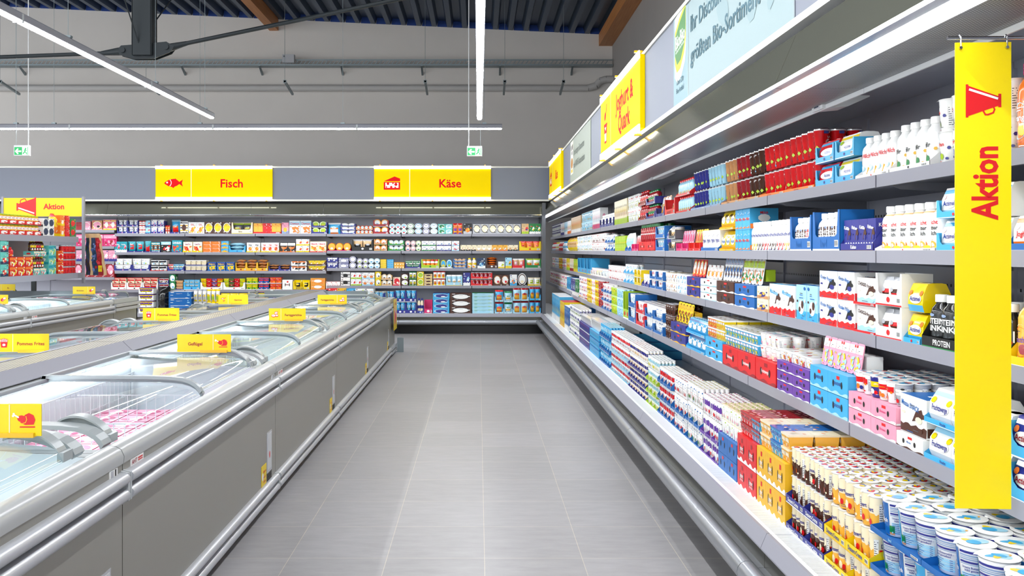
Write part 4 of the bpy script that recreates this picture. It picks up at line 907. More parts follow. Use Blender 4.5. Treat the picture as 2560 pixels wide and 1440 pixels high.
def k_coffee(w, d, h, cols, word, style, seed, near):  # tall coffee cup with clear dome lid
    rt = w/2/1.04; rb = rt*.70; n = 20 if near else 12; mb = MB(); c = (cols+'wwwww')[:5]
    mb.lathe([(rb*.9, 0), (rb, .003), (rt, h*.92), (rt*1.02, h*.925), (rt*1.02, h*.935)], n, c[0], 0)
    M = MCYL(rb, rt, h*.92); ci = PI*(rb+rt)
    for k in range(2):
        q = rot(M, -ci*.27+k*ci*.5, h*.03)
        mb.shape(q, [(0, 0), (ci*.30, 0), (ci*.22, h*.30), (ci*.17, h*.55), (ci*.06, h*.78), (0, h*.8)], c[1], 1); mb.ell(q, ci*.13, h*.46, ci*.085, h*.13, 'w', 2, 0, 12); mb.ell(q, ci*.14, h*.46, ci*.05, h*.08, c[1], 2.5, 0, 10)
        mb.ell(q, ci*.16, h*.2, ci*.10, h*.08, 'c', 2.5, 0, 9); mb.ell(q, ci*.12, h*.10, ci*.09, h*.05, 'w', 3, 0, 8); mb.ell(q, ci*.22, h*.08, ci*.05, h*.04, 'l', 3.2, 0, 8)
        mb.shape(rot(q, ci*.34, h*.28), [(-ci*.06, 0), (0, -h*.08), (ci*.06, 0), (0, h*.08)], c[3], 3); mb.patch(q, 0, h*.76, ci*.12, h*.86, 'n', 3, 0, 2); mb.text(q, 'Latte' if c[0] != 'B' else 'Cappuccino', ci*.16, h*.68, h*.075, 'w', 4, 0, .02, ci*.34, tilt=.35)
    mb.lathe([(rt*1.0, h*.90), (rt*1.03, h*.905), (rt*1.03, h*.93), (rt*.98, h*.935)], n, 'w', 0, False, False)
    l = MB(); z = h*.935; l.lathe([(rt*1.06, z-.003), (rt*1.06, z+h*.02), (rt*.96, z+h*.03), (rt*.92, h*.995), (rt*.6, h)], n, 's', 0, False)
    return mb, PLAS, [('clear_lid', l, CLEAR)]
def k_bottle(w, d, h, cols, word, style, seed, near):
    # cols: body, cap, art, art2, text
    c = (cols+'wwwww')[:5]; r = w/2; n = 20 if near else 10; mb = MB(); z1 = h*.66
    mb.lathe([(r*.8, 0), (r*.97, .006), (r, .02), (r, z1), (r*.9, h*.74), (r*.58, h*.82), (r*.52, h*.87)], n, c[0], 0)
    M = MCYL(r, r, z1); ci = 2*PI*r
    if style == 'r':      # sleeve with wave of colour at the foot
        for k in range(2):
            q = rot(M, -ci*.22+k*ci*.5, z1*.05); mb.shape(q, [(0, z1*.05), (ci*.3, 0), (ci*.42, z1*.2), (ci*.34, z1*.36), (ci*.26, z1*.62), (ci*.14, z1*.58), (ci*.1, z1*.3)], c[2], 1); mb.ell(q, ci*.2, z1*.3, ci*.09, z1*.12, c[3], 2, 0, 9); mb.patch(q, 0, z1*.02, ci*.4, z1*.06, 'n', 1, 0, 3)
            mb.text(q, word, ci*.2, z1*.78, z1*.16, c[4], 2, 0, .02, ci*.36)
    elif style == 'k':    # coloured sleeve with two bold lines
        for k in range(2):
            q = rot(M, -ci*.24+k*ci*.5, 0); mb.patch(q, 0, z1*.04, ci*.48, z1*.97, c[2], 1, 0, 6); mb.ell(q, ci*.24, z1*.93, ci*.06, z1*.045, 'u', 3, 0, 10)
            for i, t_ in enumerate(word.split()): mb.text(q, t_, ci*.24, z1*(.76-.2*i), z1*.16, 'w', 3, 0, .03, ci*.4)
            mb.patch(q, ci*.1, z1*.16, ci*.4, z1*.2, 'w', 3, 0, 3)
    elif style == 'o':    # orange slices and stacked words
        for k in range(2):
            q = rot(M, -ci*.22+k*ci*.5, 0); mb.ell(q, ci*.2, z1*.2, ci*.13, z1*.14, c[2], 1, 0, 12); mb.ell(q, ci*.2, z1*.2, ci*.09, z1*.1, c[3], 2, 0, 12); mb.ell(q, ci*.32, z1*.1, ci*.06, z1*.07, 'y', 3, 0, 8)
            for i, t_ in enumerate(word.split()): mb.text(q, t_, ci*.2, z1*(.88-.17*i), z1*.13, 'r' if i == 0 else c[4], 2, 0, .02, ci*.38)
        mb.lathe([(r*.905, h*.735), (r*.60, h*.818)], n, 'e', 0, False, False)
    else:
        for k in range(2):
            q = rot(M, -ci*.22+k*ci*.5, 0); art(mb, q, ci*.42, z1*.95, c, word, style, seed, 0, 4)
    cp = MB(); rc = r*.62; cp.lathe([(rc, h*.86), (rc, h*.985), (rc*.93, h)], n, c[1], 0)
    for j in range(0): pass
    if near: return mb, PLAS, [('cap', cp, PLAS)]
    mb.add(cp, Matrix.Identity(4)); return mb, PLAS, []
def k_bag(w, d, h, cols, word, style, seed, near):     # pillow pouch with crimped seams
    mb = MB(); nx, nz = 6, 7; r = random.Random(seed)
    def P(i, j, sgn):
        u = i/nx*2-1; v = j/nz; b = (1-abs(u)**2.5)*math.sin(PI*min(1, max(0, v)))**.6
        return (u*w/2*(1-.06*math.sin(PI*v)), sgn*d/2*b*(1 if j not in (0,) else .8)+.004*math.sin(3*i+2*j+seed)*b, v*h)
    G = {}
    for sg in (-1, 1):
        for i in range(nx+1):
            for j in range(nz+1): G[sg, i, j] = P(i, j, sg)
    cc = (cols+'wwwww')[:5]
    for sg in (-1, 1):
        for i in range(nx):
            for j in range(nz):
                col = cc[0]
                if j == nz-1: col = cc[1]
                if style == 'd' and j < 4 and 0 < i < nx-1: col = cc[2] if (i*3+j*5+seed) % 3 else cc[3]
                if style == 'b' and 1 < i < nx-1 and 1 < j < 5: col = cc[2]
                q = [G[sg, i, j], G[sg, i+1, j], G[sg, i+1, j+1], G[sg, i, j+1]]; mb.poly(q if sg < 0 else q[::-1], col, 0, True)
    M = lambda u, v, l: (-w/2+u, -d/2*(1-abs(2*u/w-1)**2.5)*math.sin(PI*min(.999, max(.001, v/h)))**.6-.0015*l-.001, v)
    if word: mb.text(M, word, w*.5, h*.76, min(h*.13, w*.2), cc[4], 2, 0, .02, w*.7)
    mb.ell(M, w*.5, h*.55, w*.2, h*.08, cc[1], 1, 0, 9)
    return mb, PLAS, []
def k_tub(w, d, h, cols, word, style, seed, near):     # rectangular tub, tapered, with a lid
    mb = MB(); c = (cols+'wwwww')[:5]; b = .86
    def ring(s, z): return [(-w/2*s, -d/2*s, z), (w/2*s, -d/2*s, z), (w/2*s, d/2*s, z), (-w/2*s, d/2*s, z)]
    A, B_ = ring(b, 0), ring(.96, h*.86); mb.poly(A[::-1], c[0])
    for i in range(4): j = (i+1) % 4; mb.poly([A[i], A[j], B_[j], B_[i]], c[0])
    l = MB(); l.box(-w/2, w/2, -d/2, d/2, h*.86, h, c[1]); art_top(l, -w/2, w/2, -d/2, d/2, h, c[1:4], seed, 4)
    M = lambda u, v, l_: (-w/2*.94+u, -d/2*(b+.1*v/h)-.001-.0006*l_, v); art(mb, M, w*.88, h*.82, c, word, style, seed)
    if near: return mb, PLAS, [('lid', l, PLAS)]
    mb.add(l, Matrix.Identity(4)); return mb, PLAS, []
def k_disc(w, d, h, cols, word, style, seed, near):    # round or oval pack standing on its rim
    mb = MB(); n = 20; c = (cols+'wwwww')[:5]; R = w/2; Rz = h/2
    P = [(R*math.cos(2*PI*i/n), Rz+Rz*math.sin(2*PI*i/n)) for i in range(n)]
    P = [(a, max(0.0, b)) for a, b in P]
    mb.poly([(a, -d/2, b) for a, b in P], c[0]); mb.poly([(a, d/2, b) for a, b in P][::-1], c[0])
    for i in range(n): a, b = P[i], P[(i+1) % n]; mb.poly([(a[0], -d/2, a[1]), (a[0], d/2, a[1]), (b[0], d/2, b[1]), (b[0], -d/2, b[1])][::-1], c[1], 0, True)
    M = MP(-w/2, 0, -d/2); mb.ell(M, w/2, h/2, w*.44, h*.44, c[1], 1, 0, 20); mb.ell(M, w/2, h/2, w*.36, h*.36, c[2], 2, 0, 20); mb.ell(M, w*.5, h*.32, w*.2, h*.12, c[3], 3, 0, 9)
    if word: mb.text(M, word, w/2, h*.56, h*.14, c[4], 4, 0, .02, w*.58)
    return mb, PRINT, []
def k_six(w, d, h, cols, word, style, seed, near):     # multipack: little bottles in a curved card sleeve
    mb = MB(); c = (cols+'wwwww')[:5]; n = 6
    pr = [(-d/2*.86, 0), (d/2*.86, 0), (d/2, h*.25), (d/2*.96, h*.6), (d/2*.62, h*.97), (d/2*.3, h), (-d/2*.3, h), (-d/2*.62, h*.97), (-d/2*.96, h*.6), (-d/2, h*.25)]
    mb.extrude(pr, 'x', -w/2, w/2, c[0])
    def M(u, v, l):
        f = v/h; y = -d/2*(.86+.14*min(1, f/.25)) if f < .25 else (-d/2*(1-.04*(f-.25)/.35) if f < .6 else -d/2*(.96-.34*(f-.6)/.37))
        return (-w/2+u, y-.0008*l, v)
    mb.patch(M, 0.001, .002, w-.001, h*.25, c[1], 1); mb.patch(M, 0.001, h*.78, w-.001, h*.9, c[2], 1)
    mb.ell(M, w*.5, h*.46, w*.40, h*.17, 'w', 2, 0, 16)
    for x in (.15, .85): mb.ell(M, w*x, h*.66, w*.11, h*.09, c[3], 2.5, 0, 8)
    if word: mb.text(M, word, w*.5, h*.47, h*.16, c[4], 4, 0, .02, w*.7)
    for x in (-w*.25, w*.25):
        mb.bar((x, 0, h*.99), (x, 0, h*1.0), w*.17, 'w', n=10)
    return mb, PLAS, []
def k_card(w, d, h, cols, word, style, seed, near):    # blister pack leaning back
    mb = MB(); c = (cols+'wwwww')[:5]; r = w*.22; n = 5; P = []
    for cx, cz, a0 in ((w/2-r, h-r, 0), (-w/2+r, h-r, PI/2), (-w/2+r, r, PI), (w/2-r, r, 3*PI/2)):
        for i in range(n): a = a0+PI/2*i/(n-1); P.append((cx+r*math.cos(a), cz+r*math.sin(a)))
    ta = .16
    S = lambda x, y, z: (x, y+z*ta-d*.2, z)
    mb.poly([S(a, -.003, b) for a, b in P], c[0]); mb.poly([S(a, .0, b) for a, b in P][::-1], c[0])
    for i in range(len(P)): a, b = P[i], P[(i+1) % len(P)]; mb.poly([S(a[0], -.003, a[1]), S(a[0], 0, a[1]), S(b[0], 0, b[1]), S(b[0], -.003, b[1])], c[0])
    mb.box(-w*.36, w*.36, .001+h*.1*ta, d*.55, h*.14, h*.6, c[1])
    M = lambda u, v, l: S(-w/2+u, -.003-.0007*l, v); art(mb, M, w, h, cols, word, style, seed)
    return mb, PRINT, []
def k_jar(w, d, h, cols, word, style, seed, near):
    mb = MB(); c = (cols+'wwwww')[:5]; r = w/2; n = 12
    mb.lathe([(r*.9, 0), (r, .006), (r, h*.74), (r*.8, h*.82)], n, c[0], 0); M = MCYL(r, r, h); ci = 2*PI*r
    mb.lathe([(r*1.012, h*.15), (r*1.012, h*.58)], n, c[2], 0, False, False); q = rot(M, -ci*.2, 0); mb.ell(q, ci*.2, h*.36, ci*.1, h*.1, c[3], 4, 0, 8)
    if word: mb.text(q, word, ci*.2, h*.46, h*.1, c[4], 5, 0, .02, ci*.3)
    mb.lathe([(r*.9, h*.82), (r*.9, h*.99), (r*.84, h)], n, c[1], 0, True); return mb, PLAS, []
def k_tilt(w, d, h, cols, word, style, seed, near):    # flat film pack, slightly wavy, lying in a pile
    mb = MB(); c = (cols+'wwwww')[:5]; nx = 6
    for sg in (0, 1):
        pass
    T = lambda x, y, s: (x, y, (h*.5+s*h*.5*(1-abs(2*x/w)**3)*(1-abs(2*y/d)**3))+.004*math.sin(x*60+y*40+seed))
    G = [-w/2+w*i/nx for i in range(nx+1)]; H_ = [-d/2+d*i/nx for i in range(nx+1)]
    for s in (-1, 1):
        for i in range(nx):
            for j in range(nx):
                q = [T(G[i], H_[j], s), T(G[i+1], H_[j], s), T(G[i+1], H_[j+1], s), T(G[i], H_[j+1], s)]
                col = c[0] if (i*2+j*3+seed) % 4 else c[1]
                if 1 < i < 4 and 1 < j < 4: col = c[2]
                mb.poly(q if s > 0 else q[::-1], col, 0, True)
    return mb, PLAS, []
KINDS = dict(box=k_box, open=k_open, case=k_closed, cup=k_cup, coffee=k_coffee, bottle=k_bottle, bag=k_bag, tub=k_tub, disc=k_disc, six=k_six, card=k_card, jar=k_jar, tilt=k_tilt)
CACHE = {}
def design(kind, name, w, d, h, cols, word, style, seed, near):
    k = (kind, name, round(w, 4), round(d, 4), round(h, 4), cols, word, style, seed, near)
    if k not in CACHE:
        mb, m, parts = KINDS[kind](w, d, h, cols, word, style, seed, near)
        CACHE[k] = (mb.mesh(name, [m]), [(pn, pm.mesh(pn, [mm])) for pn, pm, mm in parts])
    return CACHE[k]
def put(name, dz, loc, rz, label, cat, group):
    me, parts = dz
    o = link(name, me, None, loc, rz); tag(o, label, cat, group)
    for pn, pm in parts: link(pn, pm, o)
    return o

class Face:                       # a shelf front: s runs along it, t into the shelf
    def __init__(f, kind, tag_): f.kind = kind; f.tag = tag_
    def s(f, px, t):
        return -K*(RXF+t)/(px-1196) if f.kind == 'R' else (px-1196)*(FY+t)/K
    def at(f, s, t, z): return (RXF+t, -s, z) if f.kind == 'R' else (s, FY+t, z)
    @property
    def rz(f): return -PI/2 if f.kind == 'R' else 0.0
FR = Face('R', 'dairy'); FF = Face('F', 'back')
TN = {2: ['lower tier', 'upper tier'], 3: ['bottom tier', 'middle tier', 'top tier']}
def tname(k, n): return '' if n == 1 else (TN[n][k] if n in TN else ordn[k]+' tier up')
RN = ['front row', 'second row', 'third row', 'fourth row', 'fifth row', 'sixth row', 'seventh row', 'eighth row']
PLACE = ''
WARN = []
def nw(l): return len(l.replace(',', ' ').split())
def lab(*a):
    l = ', '.join(q for q in a if q)
    if nw(l) > 16: l = l.replace(' along', '')
    if nw(l) > 16: l = l.replace(' row,', ',')
    if nw(l) > 16: WARN.append(l)
    return l
CN = dict(w='white', n='navy', b='blue', l='light blue', L='pale blue', t='teal', T='turquoise', g='green', G='lime', y='yellow', Y='golden', o='orange', r='red', R='dark red', p='pink', m='magenta', v='violet', k='black', B='brown', e='tan', c='cream', s='silver', d='grey', a='amber', u='grey blue', z='tan', D='dark blue')
def run(F, p0, p1, z, t, name, desc, kind, w, h, cols, word='', style='a', d=None, rows=1, low=1, tiers=1, n=None, tray=None, cat=None, seed=0, alt=None, gapk=.97, place='', lean=0, cups=None):
    """a run of like packs between two pixel columns on a shelf front; tray=(kind, cols, word, cases, height, style)"""
    s0, s1 = sorted((F.s(p0, t), F.s(p1, t)))
    L = s1-s0; n = n or max(1, round(L/w)); pitch = L/n; ww = pitch*gapk
    if kind in ('cup', 'coffee', 'bottle', 'jar'): ww = min(ww, w*1.05)
    d = d or (ww if kind in ('cup', 'coffee', 'bottle', 'jar') else .14)
    mid = abs(F.at((s0+s1)/2, t, 0)[1]); near = mid < 5.2
    cat = cat or name.replace('_', ' ').split()[-1]; place = place or PLACE
    base = .0025 if tray else 0; step = h+(.006 if tray else .001)
    cstep = step
    if tray and tray[0] == 'case': cstep = tray[4]+.002; step = h+.001
    elif tray and len(tray) > 4 and tray[4] and tiers > 1 and not (len(tray) > 6 and tray[6] == 1): step = cstep = max(step, tray[4]+.001)
    rp = d*1.03 if kind in ('cup', 'coffee', 'bottle', 'jar') else d*1.02
    depth = rp*rows
    made = 0
    if tray:
        tk, tc, tw, nc = tray[:4]; th = tray[4] if len(tray) > 4 and tray[4] else h*.7; ts = tray[5] if len(tray) > 5 else ''
        cw = L/nc; dd = max(depth, .10)+.012
        nt = tray[6] if len(tray) > 6 else tiers
        for k in range(nt):
            for c_ in range(nc):
                dz = design(tk, 'cardboard_tray' if tk == 'open' else 'cardboard_case', cw*.992, dd, th, tc, tw, ts, seed, near)
                nm = ('cardboard_tray' if F.kind == 'R' else 'display_tray') if tk == 'open' else 'cardboard_case'
                tl = lab(CN[tc[0]]+(' card tray for ' if tk == 'open' else ' card case under ')+(desc if nw(desc) < 6 else name.replace('_', ' ')), place, tname(k, nt), (ordn[c_]+' along') if nc > 1 else '')
                if tl in LABELS: tl = ('farther ' if F.kind == 'R' else 'neighbouring ')+tl
                if tl in LABELS: tl = 'third '+tl
                put(nm, dz, F.at(s0+cw*(c_+.5), t+dd/2-.008, z+k*cstep), F.rz, tl, 'tray' if tk == 'open' else 'case', 'card trays on the '+place)
        zb = z+(nt*cstep if tk == 'case' else 0)
        if tk == 'case': base = 0
    else: zb = z
    tt0 = t+(.0 if not tray else .004)
    if tray and nc: ins = .004
    for k in range(tiers):
        R_ = rows if k == tiers-1 else min(low, rows)
        for r_ in range(R_):
            for i in range(n):
                sd = seed+((i+r_*3+k) % 2 if near else 0); cc = cols
                if alt: cc = alt[(i*len(alt)//n) % len(alt)] if isinstance(alt, list) else cols
                wu = ww
                if tray and tk == 'open':
                    cw = L/nc; ci = int(i*nc/n); per = n/nc; li = i-ci*per; s = s0+cw*ci+.006+(cw-.012)*(li+.5)/per; wu = min(ww, (cw-.012)/per*.985)
                else: s = s0+pitch*(i+.5)
                dzn = design(kind, name, wu, d, h, cc, word, style, sd, near)
                jr = random.Random(hash((name, i, r_, k)) % 9999) if False else random.Random(i*131+r_*17+k*7+seed)
                jz = (jr.random()-.5)*(1.6 if kind == 'cup' else .7 if kind == 'coffee' else (.03 if kind in ('box', 'six', 'tub', 'disc') else .08))*(1 if near or kind != 'bottle' else .5)
                if tray and kind in ('box', 'tub', 'six'): jz *= .2
                loc = F.at(s, tt0+d/2+.001+r_*rp, zb+base+k*step)
                put(name, dzn, loc, F.rz+jz, lab(desc, place, tname(k, tiers), RN[r_] if rows > 1 else '', (ordn[i]+' along') if n > 1 else ''), cat, name.replace('_', ' ')+' run, '+place); made += 1
    return made
# ================================================================ long dairy cooler
ZR = [1.70, 1.415, 1.0925, .764, .334]; TRR = [.415, .415, .415, .315, .103]
PR = ['top dairy shelf', 'second dairy shelf', 'third dairy shelf', 'fourth dairy shelf', 'dairy base shelf']
def R(s, p0, p1, name, desc, kind, w, h, cols, word='', style='a', **k):
    global PLACE
    PLACE = PR[s]; k.setdefault('seed', p0 % 97)
    T_ = k.pop('t', TRR[s])
    run(FR, p0, p1, .80 if s == 3 and p0 < 1424 else ZR[s], T_, name, desc, kind, w, h, cols, word, style, **k)
# --- top shelf, camera end first
R(0, 2720, 2527, 'juice_bottle', 'orange juice bottle with purple cap', 'bottle', .085, .245, 'omLywk', 'Orange', 'b', n=4, rows=2)
R(0, 2519, 2442, 'ayran_cup', 'small white ayran cup behind the banner', 'cup', .075, .105, 'wwng|wwn', 'Ayran', 'f', rows=2, tiers=2, tray=None)
R(0, 2436, 2333, 'ayran_cup', 'white ayran cup with blue skyline', 'cup', .078, .105, 'wwnGr|wwn', 'Ayran', 'f', rows=2, tiers=2)
R(0, 2330, 2228, 'kefir_bottle', 'white kefir bottle with green ring', 'bottle', .071, .168, 'wwYgk', 'Kefir', 'f', rows=2, tray=('open', 'wwk', '', 1, .05, 'low'))
R(0, 2227, 2143, 'buttermilk_bottle', 'white buttermilk bottle with yellow foot', 'bottle', .071, .16, 'wwYLr', 'Butter Milch', 'r', rows=2, tray=('open', 'wyr', '', 1, .04, 'low'))
R(0, 2140, 2092, 'drink_multipack', 'yellow and white yoghurt drink multipack', 'six', .19, .095, 'wyyGn', 'Actimel', n=1, tiers=2, d=.11, tray=('open', 'lwn', '', 1, .075))
R(0, 2089, 2043, 'drink_multipack', 'red and blue yoghurt drink multipack', 'six', .19, .095, 'rLlrn', 'Actimel', n=1, tiers=2, d=.11, tray=('open', 'lwn', '', 1, .075))
R(0, 2040, 1902, 'coffee_cup', 'red iced coffee cup with clear lid', 'coffee', .075, .132, 'rBLG', 'x', rows=3, low=1, n=10, tiers=2, tray=('open', 'owR', 'Latte Espresso', 2, .042, 'low', 1))
R(0, 1900, 1806, 'coffee_cup', 'brown iced coffee cup with clear lid', 'coffee', .075, .132, 'BkcG', 'x', rows=3, low=1, n=9, tiers=2, tray=('open', 'zwB', 'Cappuccino', 2, .042, 'low', 1), alt=['zBcG', 'RBcG', 'BkcG'])
R(0, 1804, 1729, 'coffee_cup', 'blue iced coffee cup with clear lid', 'coffee', .075, .132, 'nBLG', 'x', rows=2, low=1, n=10, tiers=2, tray=('open', 'uwn', 'Latte', 2, .042, 'low', 1), alt=['nBLG', 'LBLG'])
R(0, 1727, 1692, 'fruit_drink_bottle', 'orange drink bottle, red cap', 'bottle', .062, .12, 'Lroyb', 'x', 'r', tiers=2, rows=2, tray=('open', 'rwo', '', 1, .045, 'low'))
R(0, 1690, 1664, 'salad_pack', 'white and red pack in red tray', 'card', .16, .15, 'wrRyr', '', 'd', n=2, d=.14, tray=('open', 'rwR', 'kerrygold', 1, .13))
R(0, 1663, 1641, 'spread_pack', 'yellow rimmed pack in navy tray', 'card', .13, .17, 'ewyoR', '', 'd', n=3, d=.1, tray=('open', 'nwL', 'Tray', 1, .08))
R(0, 1640, 1617, 'sauce_bottle', 'small dark green bottle', 'bottle', .055, .12, 'Rgwrw', 'x', 'f', tiers=2, rows=1, n=5, tray=('open', 'nwr', '', 1, .06))
R(0, 1616, 1597, 'sauce_bottle', 'small dark red bottle', 'bottle', .055, .13, 'Rrwgw', 'x', 'f', tiers=2, rows=1, n=4, tray=('open', 'Rwr', '', 1, .05, 'low'))
R(0, 1596, 1568, 'drink_yogurt_cup', 'white cup with green dots', 'cup', .07, .13, 'wwGyr|wGy', '', 'f', tiers=2, rows=1, n=8)
R(0, 1567, 1536, 'soy_carton', 'yellow and green carton', 'box', .07, .26, 'cGyRkw', 'Soja', 'v', n=10, d=.09, rows=2)
R(0, 1535, 1501, 'milk_drink_bottle', 'white bottle in navy tray', 'bottle', .075, .15, 'wwnnk', 'Milch', 'f', n=12, tiers=1, rows=2, tray=('open', 'nwL', '', 4, .1))
R(0, 1535, 1503, 'milk_carton', 'navy milk carton standing on trays', 'box', .1, .07, 'nwLwww', '', 'a', n=8, d=.2, place='stack over dairy corner') if False else None
R(0, 1500, 1481, 'cream_carton', 'white and pink carton', 'box', .09, .26, 'wmpLnw', '', 'v', n=8, d=.1)
R(0, 1480, 1453, 'milk_cup', 'light blue cup', 'cup', .085, .13, 'LwlYn|wLn', '', 'f', n=14, tiers=2, rows=1)
R(0, 1452, 1428, 'cheese_pack', 'tan and white narrow pack', 'box', .1, .25, 'ewoYBw', '', 'v', n=14, d=.1)
R(0, 1427, 1402, 'butter_pack', 'white pack with blue and orange print', 'box', .12, .22, 'wnolnw', '', 'v', n=16, d=.1, alt=['wnolnw', 'Lwnyow', 'woyrnw'])
R(0, 1401, 1380, 'quark_tub', 'white tub with navy rim', 'tub', .2, .12, 'wnLyn', '', 'f', n=14, tiers=2, d=.12)
# --- second shelf
R(1, 2720, 2525, 'drink_multipack', 'orange yoghurt drink multipack', 'six', .12, .1, 'wooyr', 'Joghurt', n=3, tiers=1, d=.1, tray=('open', 'bwn', '', 1, .06, 'low'))
R(1, 2519, 2442, 'drink_multipack', 'blue yoghurt drink multipack behind the banner', 'six', .12, .1, 'wLlrn', 'Actimel', n=1, tiers=2, d=.1)
R(1, 2436, 2347, 'drink_multipack', 'white and blue yoghurt drink multipack', 'six', .12, .1, 'wLlrn', 'Actimel', n=2, tiers=2, d=.1, tray=('open', 'lwr', '', 1, .06))
R(1, 2344, 2192, 'fruit_milk_bottle', 'fruit buttermilk bottle with orange slices', 'bottle', .069, .165, 'wwoak', 'Frucht Butter Milch', 'o', n=6, rows=2, tray=('open', 'wyr', '', 1, .03, 'low'))
R(1, 2188, 2106, 'cocoa_carton', 'navy cocoa carton with blue cap', 'box', .068, .125, 'nwBnww', 'Kakao', 'v', n=4, d=.07, rows=2, tray=('open', 'nBw', 'Kakao', 1, .085, 'low'))
R(1, 2104, 2036, 'milk_drink_bottle', 'brown chocolate milk drink bottle', 'bottle', .062, .165, 'wwBBw', 'MILCH DRINK', 'k', n=4, rows=2, tray=('open', 'bwb', 'land', 1, .175))
R(1, 2033, 1979, 'milk_drink_bottle', 'red and brown milk drink bottle', 'bottle', .062, .155, 'wwBBw', 'MILCH DRINK', 'k', n=4, rows=2, alt=['wwBBw', 'wwrrw'], tray=('open', 'bwb', 'land', 1, .165))
R(1, 1975, 1920, 'fruit_milk_bottle', 'white milk bottle with fruit splashes', 'bottle', .068, .158, 'wwBBn', 'milch', 'r', n=6, rows=2, alt=['wwBBn', 'wwrrn', 'wwyYn'])
R(1, 1918, 1876, 'fruit_milk_bottle', 'white milk bottle with coloured foot', 'bottle', .068, .158, 'wwBBn', 'milch', 'r', n=6, rows=2, alt=['wwyYn', 'wwBBn', 'wwrrn'])
R(1, 1874, 1838, 'pudding_multipack', 'light blue and red multipack', 'box', .1, .12, 'lowyrw', 'Milch', 'e', n=4, tiers=2, d=.16)
R(1, 1836, 1801, 'custard_multipack', 'yellow custard multipack', 'six', .14, .125, 'yYyBb', 'Frucht', n=3, tiers=2, d=.16, tray=('open', 'Ywr', '', 1, .04, 'low'))
R(1, 1799, 1755, 'dessert_box', 'white dessert box in blue tray', 'box', .14, .135, 'wLwnnw', 'Joghurt', 'e', n=4, d=.2, tray=('open', 'bwb', 'land', 1, .065, 'low'))
R(1, 1753, 1724, 'blister_pack', 'yellow blister pack in red tray', 'card', .07, .15, 'yLrGr', '', 'b', n=5, d=.09, rows=2, tray=('open', 'rwR', '', 2, .06))
R(1, 1722, 1693, 'blister_pack', 'pink blister pack in magenta tray', 'card', .07, .15, 'pLmwr', '', 'b', n=5, d=.09, rows=2, tray=('open', 'mwr', '', 2, .06))
R(1, 1691, 1674, 'cream_jar', 'cream jar in grey tray', 'jar', .1, .09, 'cseBk', '', n=3, tiers=2, tray=('open', 'dwd', '', 1, .07))
R(1, 1672, 1666, 'drink_pack', 'silver pack in navy tray', 'bag', .1, .2, 'swndn', '', 'b', n=2, d=.1)
R(1, 1664, 1641, 'cream_tub', 'white tub in blue tray', 'tub', .17, .10, 'wLwnn', '', 'f', n=4, tiers=2, d=.2, tray=('open', 'bwb', '', 1, .10))
R(1, 1639, 1599, 'fruit_jar', 'red fruit jar with green lid', 'jar', .085, .155, 'RgRrw', 'Grütze', n=8, tiers=1, rows=2, tray=('case', 'rRw', 'Grütze', 2, .085, '', 1))
R(1, 1597, 1581, 'blister_pack', 'red and white pack in pink tray', 'card', .09, .15, 'wprmr', '', 'b', n=6, d=.09, tray=('open', 'mwr', '', 2, .07))
R(1, 1580, 1564, 'silver_pouch', 'white and blue pouch in blue tray', 'bag', .1, .18, 'wwLnb', '', 'b', n=6, d=.07, tray=('open', 'bwb', '', 2, .06, 'low'))
R(1, 1563, 1537, 'dessert_carton', 'lime yellow dessert carton', 'box', .2, .08, 'GywGkw', '', 'e', n=6, tiers=2, d=.2)
R(1, 1536, 1514, 'rice_pudding_cup', 'white and blue rice pudding cup', 'cup', .085, .09, 'wbLln|wbn', '', 'f', n=10, tiers=2, rows=2, tray=('open', 'bwb', '', 3, .06, 'low'))
R(1, 1513, 1478, 'chocolate_dessert_cup', 'white cup with dark red lid', 'cup', .09, .11, 'wwRBr|RBw', '', 'f', n=16, tiers=2, rows=2)
R(1, 1477, 1442, 'rice_pudding_cup', 'light blue and white cup', 'cup', .09, .11, 'wLlyn|wLl', '', 'f', n=22, tiers=2, rows=1)
R(1, 1440, 1417, 'pancake_bag', 'yellow bag with white centre', 'bag', .2, .22, 'yaewr', '', 'b', n=9, d=.1)
R(1, 1416, 1380, 'cream_bottle', 'small white bottle with blue print', 'bottle', .1, .17, 'wrblr', '', 'f', n=26, rows=1, alt=['wrblr', 'wybrn', 'rwyrn', 'wlbln'])
# --- third shelf
R(2, 2720, 2521, 'smoothie_bottle', 'orange smoothie bottle with cream cap', 'bottle', .08, .20, 'acoRv', 'Smoothie', 'b', n=4, rows=2, tray=('open', 'ywB', 'Smoothie', 1, .075, 'low'))
R(2, 2516, 2440, 'protein_bottle', 'black protein drink bottle behind the banner', 'bottle', .067, .17, 'kwRlw', 'PROTEIN DRINK', 'f', n=2, rows=2)
R(2, 2436, 2310, 'protein_bottle', 'black protein drink bottle with white cap', 'bottle', .067, .175, 'kwkRw', 'PROTEIN DRINK', 'k', n=4, rows=2, tray=('open', 'kgw', 'PROTEIN', 1, .105, 'low'))
R(2, 2306, 2264, 'drink_multipack', 'yellow and blue kids drink multipack', 'six', .12, .102, 'ylyon', 'Actimel', n=1, tiers=2, d=.1, tray=('open', 'lwr', '', 1, .055, 'low', 1))
R(2, 2260, 2194, 'snack_bar', 'silver wrapped chocolate snack bar', 'bag', .055, .105, 'wsBrk', '', 'd', n=3, tiers=2, d=.05, tray=('open', 'wrr', '', 1, .12))
R(2, 2192, 2138, 'snack_carton', 'white carton with chocolate balls', 'box', .16, .105, 'wLBcBw', 'CHOCO fresh', 'v', n=1, tiers=2, d=.2, tray=('open', 'rwr', '', 1, .03, 'low'))
R(2, 2136, 2094, 'snack_carton', 'white carton with bars and red scalloped edge', 'box', .16, .118, 'wrknbw', 'Kinder Pingui', 'v', n=1, tiers=2, d=.2)
